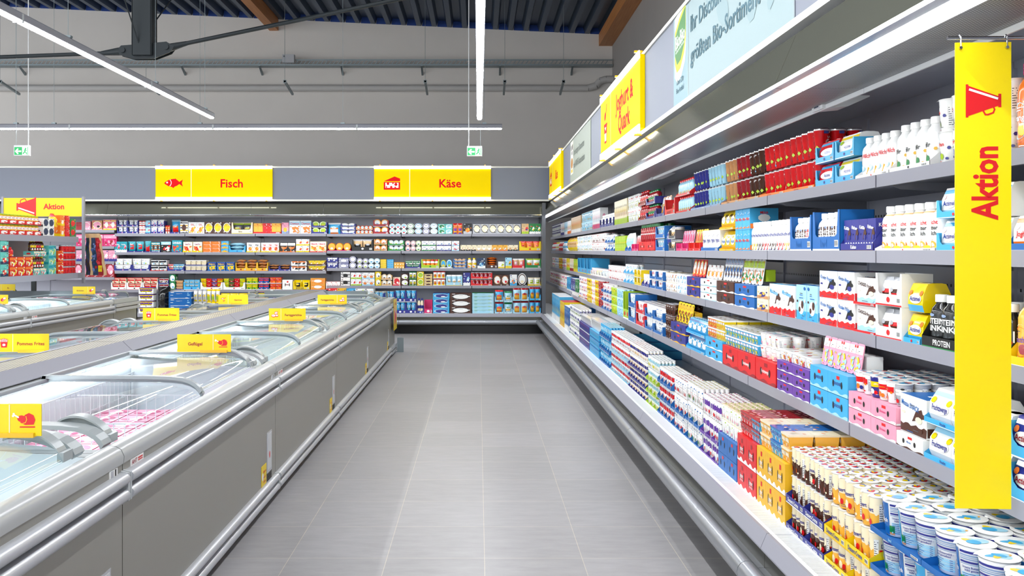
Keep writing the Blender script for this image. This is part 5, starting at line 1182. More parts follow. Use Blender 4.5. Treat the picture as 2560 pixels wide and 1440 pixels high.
R(2, 2093, 2048, 'snack_carton', 'white bar carton farther along the pair', 'box', .16, .118, 'wrknbw', 'Kinder Pingui', 'v', n=1, tiers=2, d=.2, seed=4)
R(2, 2045, 1990, 'milk_slice_box', 'tall light blue box with milk glass', 'box', .13, .165, 'LlwBbw', '', 'a', n=2, d=.15)
R(2, 1987, 1923, 'milk_slice_box', 'tall white box with red scalloped foot', 'box', .13, .155, 'wrBwlw', 'Milch Schnitte', 'v', n=2, d=.2)
R(2, 1920, 1892, 'dessert_carton', 'tan dessert carton with orange swirl', 'box', .15, .067, 'cznawL', '', 'a', n=1, tiers=2, d=.2)
R(2, 1890, 1840, 'sleeve_pack', 'green and white tilted dessert pack over blue cases', 'card', .065, .14, 'wGgoY', '', 'd', n=6, d=.1, tray=('case', 'bwbww', 'Monte', 1, .066, '', 2))
R(2, 1838, 1795, 'sleeve_pack', 'blue and white tilted pack over spotted cases', 'card', .065, .15, 'wubBo', '', 'd', n=6, d=.1, tray=('case', 'Bwb', 'Monte', 1, .068, '', 2))
R(2, 1793, 1754, 'sleeve_pack', 'white and orange tilted pack over white cases', 'card', .1, .09, 'wwoaR', '', 'a', n=4, d=.1, tray=('case', 'wLb', '', 1, .045, '', 3))
R(2, 1752, 1720, 'sleeve_pack', 'red oval tilted pack over navy cases', 'card', .1, .12, 'rywok', '', 'b', n=4, d=.1, tray=('case', 'nYw', '', 1, .07, '', 2))
R(2, 1718, 1688, 'milk_dessert_cup', 'white dessert cup with light blue sleeve', 'cup', .09, .075, 'wlLwn|wzB', '', 'f', n=6, tiers=2, rows=3)
R(2, 1686, 1662, 'chocolate_cream_cup', 'cream cup with brown print', 'cup', .09, .075, 'wzBcR|czB', '', 'f', n=6, tiers=2, rows=3)
R(2, 1660, 1626, 'chocolate_cream_cup', 'white and red cup in blue tray', 'cup', .09, .075, 'wrwcb|wRr', '', 'f', n=10, tiers=2, rows=3, tray=('open', 'bwb', '', 2, .07))
R(2, 1624, 1606, 'chocolate_cream_cup', 'white cup in navy tray', 'cup', .09, .11, 'wwpnn|wrp', '', 'f', n=7, tiers=1, rows=3, tray=('open', 'nwL', '', 2, .08, 'low'))
R(2, 1605, 1588, 'vanilla_cup', 'white cup on yellow trays', 'cup', .09, .07, 'wyyYr|wYy', '', 'f', n=7, tiers=2, rows=2, tray=('open', 'ywk', '', 2, .07))
R(2, 1587, 1561, 'cream_yogurt_tub', 'white tub in light blue tray', 'cup', .10, .09, 'wLlwn|wLw', '', 'f', n=12, tiers=2, rows=2, tray=('open', 'lwb', '', 3, .05, 'low'))
R(2, 1560, 1520, 'cherry_cup', 'white cup with red cherries', 'cup', .09, .08, 'wwrRr|wrR', '', 'f', n=22, tiers=2, rows=2)
R(2, 1519, 1478, 'cherry_cup', 'white and magenta cup', 'cup', .10, .10, 'wpmyr|wpr', '', 'f', n=30, tiers=1, rows=2, tray=('open', 'wmG', '', 6, .07), alt=['wpmyr', 'wyyGr', 'wLlbn'])
R(2, 1477, 1445, 'breadstick_case', 'yellow and blue case with breadsticks', 'open', .5, .22, 'lyr', '', '', n=4, d=.25)
R(2, 1444, 1416, 'tall_dessert_carton', 'tall yellow and green carton', 'box', .25, .2, 'yGwrgw', '', 'v', n=9, d=.15, alt=['yGwrgw', 'cRwkrw', 'GyyRgw'])
R(2, 1415, 1380, 'small_fruit_cup', 'small cup with red and blue print', 'cup', .12, .1, 'wrbyr|wrb', '', 'f', n=40, tiers=2, rows=1, alt=['wrbyr', 'wbLln', 'yrwrr', 'wmpnr'])
# --- fourth shelf
R(3, 2720, 2522, 'drink_multipack', 'blueberry yoghurt drink multipack', 'six', .12, .105, 'nwwoR', 'Actimel', n=3, tiers=2, d=.1, tray=('open', 'lwo', '', 1, .09))
R(3, 2516, 2440, 'drink_multipack', 'white yoghurt multipack behind the banner', 'six', .12, .105, 'wlwrn', 'Frucht', n=1, tiers=2, d=.1)
R(3, 2436, 2316, 'fruit_quark_pack', 'white fruit quark multipack with blue flap', 'six', .115, .108, 'wwLyn', 'Fruchtzwerge', n=2, tiers=2, d=.16, tray=('open', 'lwn', 'Frucht', 1, .05, 'low'))
R(3, 2314, 2247, 'snack_slice_box', 'white snack box with brown scalloped rim', 'box', .17, .125, 'wBBcbB', 'Monte SNACK', 'v', n=1, d=.24, tray=('case', 'wBb', 'Monte', 1, .05, '', 1))
R(3, 2246, 2127, 'kids_yogurt_cup', 'colourful yoghurt cup with silver lid', 'cup', .073, .075, 'wronr|srn', '', 'f', n=6, rows=5, tray=('case', 'pwmww', 'Ehrmann', 2, .06, '', 2), alt=['wronr', 'nywrw', 'wrooy', 'swkrk'])
R(3, 2125, 2030, 'kids_drink_pack', 'pink kids drink pack with wavy rim', 'card', .07, .12, 'pwLyr', '', 'd', n=6, d=.12, tray=('case', 'lLn', 'DANONE', 2, .085, '', 2))
R(3, 2028, 1947, 'corner_yogurt_cup', 'clear corner yoghurt pot with coloured candies', 'tub', .085, .05, 'wwrya', '', 'd', n=5, d=.1, rows=3, tray=('case', 'vwn', 'Joghurt', 2, .046, '', 3))
R(3, 1944, 1893, 'plain_dessert_cup', 'translucent white dessert cup', 'cup', .09, .062, 'wwcpr|wpL', '', 'f', n=4, rows=4, tiers=2, tray=('case', 'rRw', 'Fruchtzwerge', 1, .115, '', 1))
R(3, 1892, 1810, 'mini_quark_pack', 'green and blue mini quark pack', 'tub', .06, .055, 'lwGyr', '', 'd', n=12, rows=6, tiers=2, d=.07, tray=('case', 'rRw', 'Fruchtzwerge', 2, .115, '', 1))
R(3, 1809, 1767, 'mini_quark_pack', 'orange and yellow mini quark pack', 'tub', .06, .06, 'owyrr', '', 'd', n=8, rows=5, tiers=2, d=.07, alt=['owyrr', 'ywaYr'], tray=('case', 'lwL', '', 1, .062, '', 2))
R(3, 1765, 1718, 'bubble_drink_pack', 'light blue drink pack with white bubbles', 'six', .13, .1, 'llbwb', '', n=4, tiers=2, d=.1, tray=('open', 'lwb', '', 1, .05, 'low'))
R(3, 1843, 1800, 'squeeze_bottle', 'turquoise bottle with yellow or red cap', 'bottle', .062, .22, 'TyyGR', '', 'f', n=6, rows=2, t=.52, alt=['TyyGR', 'TryGR', 'TyyGR'])
R(3, 1717, 1680, 'cow_spot_pack', 'yellow tilted pack with brown spots in navy trays', 'card', .1, .14, 'yYRBB', '', 'd', n=5, d=.1, tray=('case', 'nYy', '', 1, .07, '', 2))
R(3, 1679, 1661, 'chocolate_pudding_cup', 'dark brown pudding cup', 'cup', .09, .085, 'BBkBw|skB', '', 'f', n=4, tiers=3, rows=4)
R(3, 1660, 1636, 'milk_pudding_cup', 'white pudding cup in blue tray', 'cup', .085, .1, 'wwLbb|wrL', '', 'f', n=7, tiers=2, rows=4, tray=('open', 'bwb', '', 1, .07))
R(3, 1635, 1614, 'milk_pudding_cup', 'white lidded cup in farther blue tray', 'cup', .085, .1, 'wwLbb|wrL', '', 'f', n=7, tiers=2, rows=4, seed=9, tray=('open', 'bwb', '', 1, .07))
R(3, 1613, 1592, 'milk_pudding_cup', 'white cup in red tray', 'cup', .085, .1, 'wrwbb|wrL', '', 'f', n=7, tiers=2, rows=4, tray=('open', 'rwr', '', 1, .1))
R(3, 1591, 1573, 'big_quark_tub', 'large white tub in blue tray', 'cup', .11, .12, 'wLbln|wLn', '', 'f', n=6, tiers=2, rows=3, tray=('open', 'bwb', '', 1, .13))
R(3, 1572, 1558, 'green_card', 'tall lime green display card tray', 'open', .4, .26, 'Gwr', '', '', n=2, d=.2)
R(3, 1557, 1541, 'light_yogurt_cup', 'light blue yoghurt cup', 'cup', .085, .09, 'LLlwn|wLL', '', 'f', n=9, tiers=3, rows=3)
R(3, 1540, 1527, 'light_yogurt_cup', 'lime green yoghurt cup', 'cup', .085, .09, 'GyyGg|wGy', '', 'f', n=8, tiers=3, rows=3)
R(3, 1526, 1505, 'light_yogurt_cup', 'white and red yoghurt cup in blue trays', 'cup', .09, .09, 'wrrLb|wrw', '', 'f', n=14, tiers=3, rows=3, tray=('open', 'bwb', '', 3, .05, 'low'))
R(3, 1504, 1478, 'cherry_cup', 'red dotted cup', 'cup', .1, .1, 'wrRyr|wRr', '', 'f', n=18, tiers=3, rows=2, alt=['wrRyr', 'yRkyr', 'RRwrw'])
R(3, 1477, 1447, 'mini_fruit_cup', 'small purple and yellow cup', 'cup', .12, .1, 'wvyrn|wry', '', 'f', n=24, tiers=3, rows=1, alt=['wvyrn', 'wrrRr', 'yBwyr'])
R(3, 1446, 1417, 'large_dessert_carton', 'tall blue and white carton', 'box', .3, .24, 'lwbnbw', '', 'v', n=8, d=.2, alt=['lwbnbw', 'nwLwww', 'gwwggw'])
R(3, 1416, 1374, 'mini_fruit_cup', 'small pink and white cup', 'cup', .14, .11, 'wmpyr|wrp', '', 'f', n=30, tiers=2, rows=1)
# --- base shelf
R(4, 2700, 2182, 'buttermilk_cup', 'blue and white buttermilk cup with foil lid', 'cup', .098, .110, 'wlbww|wLlya', 'Buttermilch', 'm', n=9, rows=6, low=1, tiers=3, tray=('open', 'bbL', 'land', 3, .045, 'low', 3))
R(4, 2180, 2066, 'vanilla_dessert_cup', 'yellow dessert cup with cream top', 'cup', .082, .103, 'accrn|wbry', 'Dessert', 'x', n=6, rows=7, low=1, tiers=3, tray=('open', 'yYn', 'Dessert-Creme', 2, .085, 'low', 2))
R(4, 2064, 1970, 'chocolate_dessert_cup', 'brown dessert cup with cream top', 'cup', .08, .103, 'Bccrn|wbrr', 'Dessert', 'x', n=8, rows=7, low=1, tiers=3, tray=('open', 'nww', 'Dessert-Creme', 2, .085, 'low', 2))
R(4, 1968, 1897, 'corner_yogurt_cup', 'orange corner yoghurt pot with photo lid', 'tub', .10, .055, 'accoL', '', 'f', n=8, rows=5, low=1, tiers=2, d=.1, tray=('case', 'Yww', 'Joghurt mit der Ecke', 3, .124, '', 2), alt=['accoL', 'lbcoL', 'accoL'])
R(4, 1895, 1848, 'corner_yogurt_cup', 'red corner yoghurt pot with photo lid', 'tub', .10, .05, 'rRpcr', '', 'f', n=7, rows=5, low=1, tiers=2, d=.1, tray=('case', 'rww', 'Joghurt mit der Ecke', 2, .122, '', 2), alt=['rRpcr', 'lRpcr'])
R(4, 1846, 1800, 'whipped_yogurt_cup', 'white pot with peach lid', 'cup', .085, .07, 'wwcpG|cpG', '', 'f', n=9, rows=6, low=1, tiers=2, tray=('case', 'bbw', '', 2, .09, '', 2))
R(4, 1798, 1753, 'cream_yogurt_cup', 'white cup with purple and green lid', 'cup', .08, .1, 'wvwrn|wGvm', '', 'f', n=11, rows=6, low=1, tiers=3, tray=('open', 'vwn', '', 3, .05, 'low', 2))
R(4, 1751, 1715, 'cream_yogurt_cup', 'tall white cup with strawberries', 'cup', .08, .105, 'wwrgb|wryG', '', 'f', n=12, rows=6, low=1, tiers=3, tray=('open', 'bwb', '', 3, .05, 'low', 2))
R(4, 1713, 1682, 'fruit_yogurt_cup', 'white yoghurt cup with cherries', 'cup', .08, .1, 'wwRrb|wrRo', '', 'f', n=12, rows=5, low=1, tiers=3, tray=('open', 'bwb', '', 3, .05, 'low', 2))
R(4, 1680, 1646, 'fruit_yogurt_cup', 'red fruit yoghurt cup in blue tray', 'cup', .08, .1, 'wrrRb|wory', '', 'f', n=16, rows=5, low=1, tiers=3, tray=('open', 'bwb', '', 4, .06, 'low', 3))
R(4, 1644, 1617, 'lime_yogurt_cup', 'white yoghurt cup in lime tray', 'cup', .085, .08, 'wLGyg|wLGb', '', 'f', n=15, rows=5, low=1, tiers=4, tray=('open', 'Gwg', '', 3, .045, 'low', 3))
R(4, 1615, 1572, 'mountain_yogurt_cup', 'yellow and navy yoghurt cup', 'cup', .085, .085, 'wnYay|wYro', '', 'f', n=28, rows=5, low=1, tiers=4, tray=('open', 'nRw', '', 7, .04, 'low', 3))
R(4, 1570, 1526, 'alpine_yogurt_cup', 'white yoghurt cup in pale blue tray', 'cup', .09, .085, 'wrLRb|wrRL', '', 'f', n=34, rows=5, low=1, tiers=4, tray=('open', 'LwR', '', 8, .04, 'low', 3))
R(4, 1524, 1500, 'plain_yogurt_cup', 'large blue yoghurt cup', 'cup', .1, .12, 'lLwbw|LwL', '', 'f', n=22, rows=5, low=1, tiers=3, tray=('open', 'bwb', '', 5, .07, 'low', 3))
R(4, 1499, 1476, 'quark_bucket', 'large white quark tub on light blue cartons', 'tub', .18, .11, 'wwwLn', '', 'e', n=15, rows=4, d=.2, tray=('case', 'lbw', '', 15, .085, '', 3))
R(4, 1475, 1450, 'quark_bucket', 'white lidded tub over navy print stacks', 'tub', .2, .085, 'wwwsn', '', 'e', n=16, rows=4, d=.2, tray=('case', 'nwG', '', 16, .085, '', 3))
R(4, 1449, 1424, 'quark_cup', 'white cup with navy sleeve', 'cup', .12, .095, 'wnnGw|wws', '', 'f', n=30, rows=4, low=1, tiers=4)
R(4, 1423, 1411, 'tall_blue_case', 'tall blue milk case', 'box', .25, .33, 'bwnwww', '', 'v', n=5, d=.35)
R(4, 1410, 1400, 'tall_yellow_case', 'tall yellow case', 'box', .3, .36, 'yYrkrY', '', 'v', n=4, d=.35)
R(4, 1399, 1380, 'tall_light_case', 'tall light blue milk case', 'box', .4, .40, 'lwbyww', '', 'v', n=6, d=.35)
# ================================================================ back coolers
U = .00701
PF = {0: 'top back shelf', 1: 'second back shelf', 2: 'third back shelf', 3: 'fourth back shelf', 4: 'back base shelf', 5: 'top meat shelf', 6: 'second meat shelf', 7: 'third meat shelf', 8: 'fourth meat shelf', 9: 'meat base shelf'}
def Fz(s, p): return (.334 if s == 4 else (FSL if p < 816 else FSR)[s][0]) if s < 5 else ([x[0] for x in FSM]+[.334])[s-5]
def B(s, p0, p1, name, desc, kind, n, hp, cols, word='', style='a', tiers=1, tray=None, d=.14, **k):
    global PLACE
    PLACE = PF[s]; w = (p1-p0)*U/n; k.setdefault('seed', p0 % 89)
    run(FF, p0, p1, Fz(s, p0+1), .366 if s not in (4, 9) else .12, name, desc, kind, w, hp*U/tiers, cols, word, style, n=n, tiers=tiers, tray=tray, d=d if kind not in ('cup', 'bottle', 'jar') else None, **k)
def T(c, hh=.07, nc=1, word='', st='', nt=None): return ('open', c, word, nc, hh, st)+((nt,) if nt else ())
# top shelf
B(0, 293, 319, 'cream_pot', 'blue and white pot in navy tray', 'cup', 2, 33, 'wnlwn|wnw', '', 'f', 2, T('nwp', .11))
B(0, 319, 346, 'cream_pot', 'blue and white pot in second navy tray', 'cup', 2, 33, 'wnlwn|wnw', '', 'f', 2, T('nwp', .11))
B(0, 346, 363, 'spread_jar', 'small white jar with red lid', 'jar', 2, 32, 'wrwrR', '', 'a', 3)
B(0, 363, 376.5, 'fish_pack', 'light blue fish pack in navy tray', 'box', 1, 32, 'Llrwnw', '', 'v', 2, T('nwp', .04, 1, '', 'low'))
B(0, 377, 411, 'fish_pack', 'white and pink fish pack in navy tray', 'box', 2, 34, 'wLplnw', '', 'a', 2, T('nwp', .1, 2))
B(0, 412, 424, 'sausage_stick', 'red wrapped sausage stick', 'bag', 2, 21, 'orwrw', '', 'd', d=.05)
B(0, 425, 449, 'shrimp_bag', 'light blue bag with red shrimps', 'bag', 1, 35, 'lLror', '', 'd', 1, T('nwp', .08, 1, '', 'low'))
B(0, 450, 470, 'dried_fish_pack', 'white pack with brown fish strips', 'box', 1, 31, 'wdYBkk', '', 's')
B(0, 471, 511, 'fish_stick_box', 'white box with orange pieces', 'box', 2, 29, 'wwoYr', 'EX', 'd')
B(0, 511, 578, 'noodle_bag', 'dark brown bag with yellow pieces and white circle', 'box', 3, 30, 'BwyawB', '', 'b')
B(0, 579, 632, 'salad_bag', 'green and brown bag in cream tray', 'bag', 2, 26, 'dGgzw', '', 'd', 1, T('cyB', .20, 1, 'bio'))
B(0, 633, 703, 'cheese_stick_pack', 'orange slice pack in red tray', 'box', 6, 26, 'aroYra', '', 'e', 1, T('rwR', .09, 1, '', 'low'), alt=['aroYra', 'rwwrwr', 'aaoYra'])
B(0, 704, 722, 'nut_bag', 'pale pink pack with yellow nuts', 'box', 1, 28, 'puYaR', '', 'a')
B(0, 723, 778, 'cheese_box', 'white box with red banner and orange rolls', 'box', 2, 33, 'wLoorw', 'Chavroux', 'd')
B(0, 779, 818, 'goat_cheese_pack', 'green and white round packs in navy tray', 'disc', 2, 30, 'GwGyr', '', 'b', 2, T('nwn', .09, 1, 'Bio'))
B(0, 819, 851, 'mozzarella_bag', 'light blue and white bag', 'bag', 1, 28, 'lwwoB', '', 'd', d=.1)
B(0, 852, 889, 'goat_roll', 'white oval roll in navy tray', 'disc', 2, 25, 'wwwLn', '', 'b', 3, T('nwn', .05))
B(0, 890, 932, 'mini_cheese', 'small round cheese in salmon tray', 'disc', 4, 20, 'orLwr', '', 'b', 2, T('zwR', .045, 1))
B(0, 933, 972, 'camembert_pack', 'orange round pack in brown tray', 'disc', 2, 36, 'oawur', '', 'b', 2, T('RwR', .11, 1))
B(0, 973, 1017, 'brie_dome', 'white dome pack with red and blue label', 'disc', 3, 26, 'wwLrn', '', 'b', 2)
for i, (c, nme) in enumerate((('wgwwg', 'green'), ('wlwwl', 'pale blue'), ('wnwwn', 'navy'), ('wLwwl', 'aqua'))):
    B(0, 1017+i*19.4, 1036+i*19.4, 'oval_cheese_pack', 'white oval pack with %s ring' % nme, 'disc', 1, 27, c, 'Natur', 'b', 2)
B(0, 1095, 1113, 'soft_cheese_box', 'teal and white box', 'box', 1, 25, 'TwgwtT', 'Pur', 'b', 2)
B(0, 1113, 1131, 'soft_cheese_box', 'mint and white box', 'box', 1, 25, 'TwLwtT', 'Pur', 'b', 2)
B(0, 1132, 1156, 'toast_cheese_bag', 'red, orange and purple bag', 'bag', 2, 27, 'orvar', '', 'd', d=.05)
B(0, 1158, 1180, 'cheddar_pack', 'black and orange clear pack', 'box', 1, 27, 'ksoask', '', 'a', d=.04)
B(0, 1182, 1302, 'sliced_cheese_pack', 'clear pack with pale yellow cheese slices', 'box', 6, 25, 'skcwsk', '', 'b', d=.05)
B(0, 1304, 1322, 'grated_cheese_bag', 'tan and green pack', 'box', 1, 26, 'eGrna', '', 'v', d=.06)
B(0, 1323, 1352, 'organic_cheese_pack', 'green organic pack', 'box', 2, 26, 'gwwyr', 'Bio', 'v', d=.06)
# second shelf
B(1, 286, 317.5, 'salmon_box', 'cyan box with pink fish piece', 'box', 2, 27, 'twprw', 'Lachs', 'v')
B(1, 318, 359, 'fish_pouch', 'teal pouch with melon slice', 'bag', 2, 27, 'ttrpw', 'Fish', 'b', 1, T('nwn', .07, 2, '', 'low'), d=.06)
B(1, 360, 377, 'fish_pouch', 'teal pouch with red prawns', 'bag', 1, 28, 'ttrro', '', 'd', 1, T('nwn', .05, 1, '', 'low'), d=.06)
B(1, 377.5, 400.5, 'fish_snack_box', 'cyan box with orange sticks', 'box', 2, 25, 'twoBy', '', 's', 1, T('nwn', .05, 1, '', 'low'), d=.06)
B(1, 402, 427.5, 'caviar_box', 'black and pale blue box with red foot', 'box', 1, 29, 'kLrwwk', 'Lachs', 'd')
B(1, 428.5, 455.5, 'shrimp_tray', 'teal sleeve with pile of red shrimps', 'box', 1, 30, 'ttrow', 'GARNELEN', 'd', 1, T('nwn', .04, 1, '', 'low'))
B(1, 457, 506, 'salmon_pack', 'peach pack with salmon in yellow tray', 'box', 2, 26, 'cworRc', 'Lachs', 'd', 1, T('yyw', .08, 2, '', 'low'))
B(1, 507, 551.5, 'surimi_box', 'flat orange box with white stripe', 'box', 2, 27, 'owwoow', '', 'e', 3)
B(1, 552.5, 571.5, 'herring_box', 'blue box with yellow bow', 'box', 1, 28, 'lYyobl', '', 'a', 3)
B(1, 572.5, 614, 'crab_stick_bag', 'light blue bag with white sticks', 'tilt', 1, 22, 'LwwLb', '', 'a', 3, T('lbb', .12, 1, '', '', 1))
B(1, 616, 651, 'tofu_pack', 'white pack with orange bites in yellow tray', 'box', 2, 24, 'wwoadw', 'Veg', 'a', 1, T('yGw', .06, 1, '', 'low'))
B(1, 652, 698, 'tofu_pack', 'pink spotted pack in yellow tray', 'box', 3, 24, 'wworrw', 'Veg', 'a', 1, T('yGw', .06, 1, '', 'low'))
B(1, 699.5, 739, 'ready_meal_box', 'dark meal box in orange tray', 'box', 2, 25, 'kwozwk', '', 'd', 1, T('owo', .05, 1, '', 'low'))
B(1, 740, 773, 'frischkaese_box', 'white box with blue and red label', 'box', 2, 33, 'wyorbw', '', 'v', 2)
B(1, 774, 816, 'obazda_tub', 'red and yellow tub pack', 'box', 2, 27, 'cwoyrr', 'Obazda', 'd', 1, T('rwc', .05, 1, '', 'low'))
B(1, 819, 878, 'soft_cheese_round', 'round yellow pack in pink tray', 'disc', 3, 20, 'ryawR', '', 'b', 1, T('mwp', .045, 1, 'Caramel', 'low'))
B(1, 880, 933, 'smoked_cheese_pack', 'beige pack in black tray', 'bag', 2, 29, 'eskBk', '', 'd', 1, T('kkw', .2), d=.07)
B(1, 935, 968, 'tan_round_cheese', 'orange round cheese in tan tray', 'disc', 2, 29, 'aowRr', '', 'b', 2, T('zgg', .1))
B(1, 970, 1011, 'herb_cheese_dome', 'pale dome cheese in dark green tray', 'disc', 3, 26, 'wLwGg', '', 'b', 2, T('gwg', .08))
B(1, 1013, 1053, 'cream_cheese_dome', 'red and white dome pack', 'disc', 3, 26, 'wRwrn', '', 'b', 2, alt=['wrwbn', 'wRwpn', 'wGwgn'])
B(1, 1054, 1090, 'butter_box', 'green and white box', 'box', 2, 25, 'wgwnbg', 'Leicht', 'v', 2)
B(1, 1091, 1128, 'butter_box', 'blue and white box', 'box', 2, 25, 'wnwbwb', 'Butter', 'v', 2)
B(1, 1129, 1148, 'butter_box', 'pale box with red squiggle', 'box', 1, 25, 'wLrLbw', '', 'a', 2)
B(1, 1151, 1295, 'cheese_wedge', 'cheese wedge with black label', 'box', 11, 15, 'ckewkk', '', 'a', d=.12, alt=['ckewkk', 'cewwkk', 'aoewkk', 'ckezkk'])
B(1, 1298, 1352, 'snack_cheese_bag', 'orange and red bag heaped in yellow tray', 'bag', 3, 24, 'oraro', '', 'd', 1, T('yrr', .17, 1, ''), d=.06)
# third shelf
B(2, 285.5, 330, 'salad_tub', 'white tub in navy tray', 'tub', 2, 30, 'wwLGn', '', 'f', 2, T('nwp', .11, 1, '', '', 1))
B(2, 330.5, 375, 'salad_tub', 'white tub in second navy tray', 'tub', 2, 30, 'wwLGn', '', 'f', 2, T('nwp', .11, 1, '', '', 1))
B(2, 376, 418, 'herring_tub', 'white and black box in red tray', 'tub', 2, 28, 'wkLdn', '', 'f', 2, T('rwr', .04, 1, '', 'low', 1))
B(2, 419, 461, 'small_salad_tub', 'small red and green tub in navy tray', 'tub', 3, 16, 'wrGlb', '', 'f', 2, T('nwp', .08, 1, '', '', 1), alt=['wrGlb', 'wlGlb', 'wlyGb'])
B(2, 462.5, 516.5, 'dip_tub', 'cream dip tub over navy tray', 'tub', 4, 26, 'cwcYn', '', 'e', 2, T('nwn', .04, 1, '', 'low'))
B(2, 518, 587, 'potato_bag', 'blue bag with yellow potatoes', 'box', 3, 22, 'bnyYyb', 'Babyon', 'd', 1, T('bwy', .03, 3, '', 'low'))
B(2, 589, 670, 'wiener_pack', 'orange sausage pack piled in yellow tray', 'tilt', 3, 26, 'zoRzo', '', 'a', 4, T('YoR', .15, 3, '', '', 1))
B(2, 671.5, 726.5, 'ham_pack', 'flat brown pack in navy tray', 'tilt', 2, 14, 'zpRzo', '', 'a', 3, T('nwp', .085, 2, '', '', 1))
B(2, 728, 767, 'sushi_box', 'black and orange box in white tray', 'box', 2, 24, 'kowswk', '', 'd', 2, T('wkk', .075, 1))
B(2, 768.5, 815.5, 'antipasti_box', 'yellow pack in dark brown tray', 'box', 3, 25, 'yrawBy', '', 'a', 2, T('Bwr', .08, 1))
B(2, 817, 845, 'curd_pack', 'navy tray pack with white pieces', 'box', 2, 26, 'nwwwwn', '', 'd', 2, T('nwn', .09))
B(2, 846, 872, 'curd_pack', 'navy pack with silver window', 'box', 1, 26, 'nswwwn', '', 's', 2)
B(2, 873, 891, 'navy_camembert', 'round navy and white camembert', 'disc', 1, 30, 'wnwwn', '', 'b', 2)
B(2, 892, 921, 'green_camembert', 'white dome with navy and green band', 'disc', 2, 25, 'wnwGn', '', 'b', 2)
B(2, 921, 950, 'blue_camembert', 'white dome with sky blue band', 'disc', 2, 25, 'wLwlb', '', 'b', 2)
B(2, 951, 966, 'toast_slice_pack', 'flat yellow and red pack', 'box', 1, 22, 'ywrGrw', '', 'e', 5)
B(2, 967, 984, 'toast_slice_pack', 'flat light blue pack', 'box', 1, 22, 'lwLwbL', '', 'e', 4)
B(2, 985, 1011, 'mini_butter', 'small golden cube pack', 'box', 4, 15, 'aYcwoc', '', 'a', 2)
B(2, 1013, 1051.5, 'herb_tub', 'white and green tub in navy tray', 'tub', 2, 18, 'wggTn', '', 'f', 2, T('nwn', .08, 1, '', '', 1))
B(2, 1053, 1098.5, 'goat_snack_jar', 'orange and white jar in lime tray', 'jar', 4, 22, 'wooyr', '', 'a', 1, T('Gwg', .16, 1, ''), alt=['wooyr', 'wroyr'])
B(2, 1100, 1131.5, 'arched_cheese_pack', 'arched green and blue pack', 'disc', 2, 22, 'gylyr', '', 'b', 1, T('wrw', .05, 1, '', 'low'), alt=['gylyr', 'lwlGn'])
B(2, 1133, 1166, 'ball_cheese', 'small round cheese in blue tray', 'disc', 3, 22, 'ocewb', '', 'b', 3, T('bwb', .05))
B(2, 1167.5, 1191.5, 'yellow_yogurt_pack', 'yellow and white twin bottle pack', 'bottle', 2, 26, 'wyoyr', '', 'f', 1)
B(2, 1193, 1214, 'feta_box', 'dark blue and white box', 'box', 1, 26, 'DwLbwD', '', 'a')
B(2, 1216, 1243, 'grill_cheese_pack', 'orange slice pack in dark brown tray', 'tilt', 1, 24, 'ozcez', '', 'a', 5, T('Bkw', .17, 1, '', '', 1))
B(2, 1245, 1261.5, 'halloumi_pack', 'yellow and white pack', 'box', 1, 17, 'wyGywy', '', 'v')
B(2, 1263, 1279.5, 'alpine_pack', 'blue and yellow tall pack', 'box', 1, 27, 'Lyagbw', '', 'v')
B(2, 1281, 1311, 'parmesan_bag', 'tan bag in red tray', 'bag', 2, 24, 'ewpBr', '', 'b', 1, T('rwr', .15), d=.06)
B(2, 1313, 1352, 'mozzarella_pouch', 'white and green pouch in green tray', 'bag', 2, 24, 'wGogw', '', 'd', 1, T('gwg', .16, 1, 'Capros'), d=.06)
# fourth shelf
for i, q in enumerate(('first', 'second', 'third')):
    B(3, 278+39.3*i, 316.5+39.3*i, 'kraut_tub', 'red and cream tub in %s white tray' % q, 'tub', 2, 29, 'crrRk', '', 'f', 2, T('wrk', .13, 1, '', '', 1))
B(3, 397, 422, 'ravioli_box', 'white and red box in navy tray', 'box', 2, 27, 'wRzknw', '', 'd', 2, T('nwn', .07))
B(3, 423.5, 438, 'green_cheese_pack', 'green and white round label pack', 'box', 1, 38, 'gwwlbg', '', 'b', 2)
B(3, 439, 458, 'pudding_bowl', 'tan bowl in navy tray', 'tub', 1, 21, 'zezoo', '', 'f', 3, T('nwn', .04, 1, '', 'low', 1))
B(3, 459, 500, 'seafood_tub', 'pale tub in light blue tray', 'tub', 3, 23, 'Lleaw', '', 'f', 3, T('lwn', .14, 1, '', '', 1))
B(3, 501, 557, 'colourful_dip_tub', 'red, blue or yellow tub in white tray', 'tub', 4, 26, 'yyrow', '', 'f', 3, T('wwr', .13, 1, '', '', 1), alt=['yyrow', 'rrowr', 'rbLww', 'yrGyr'])
B(3, 558, 613, 'colourful_dip_tub', 'green, red or yellow tub in white tray', 'tub', 4, 26, 'yGrow', '', 'f', 3, T('wwr', .13, 1, '', '', 1), alt=['GyGyw', 'Rgowr', 'rrRww', 'yGGyr'])
B(3, 615, 645, 'lime_spread_tub', 'lime green tub', 'tub', 2, 29, 'GyggG', '', 'f', 2, T('wwk', .03, 1, '', 'low'))
B(3, 645.5, 673, 'blue_spread_tub', 'blue and pink tub', 'tub', 2, 29, 'brvpn', '', 'f', 2, T('wwk', .03, 1, '', 'low'))
B(3, 674, 704, 'orange_spread_tub', 'orange and red tub', 'tub', 2, 30, 'orrow', '', 'f', 2, T('wwk', .03, 1, '', 'low'))
B(3, 705.5, 731.5, 'dough_case', 'white case with red script', 'case', 1, 25, 'wwRrr', 'Schmitt\'s', '', place=None or '')
B(3, 733, 774.5, 'noodle_pouch', 'yellow pouch in yellow tray', 'bag', 2, 24, 'yykkk', '', 'b', 1, T('ykk', .15, 1, 'BÜRGER'), d=.1)
B(3, 776, 813, 'smoked_box', 'tan box with orange window', 'box', 1, 29, 'aoowzo', '', 's', 2)
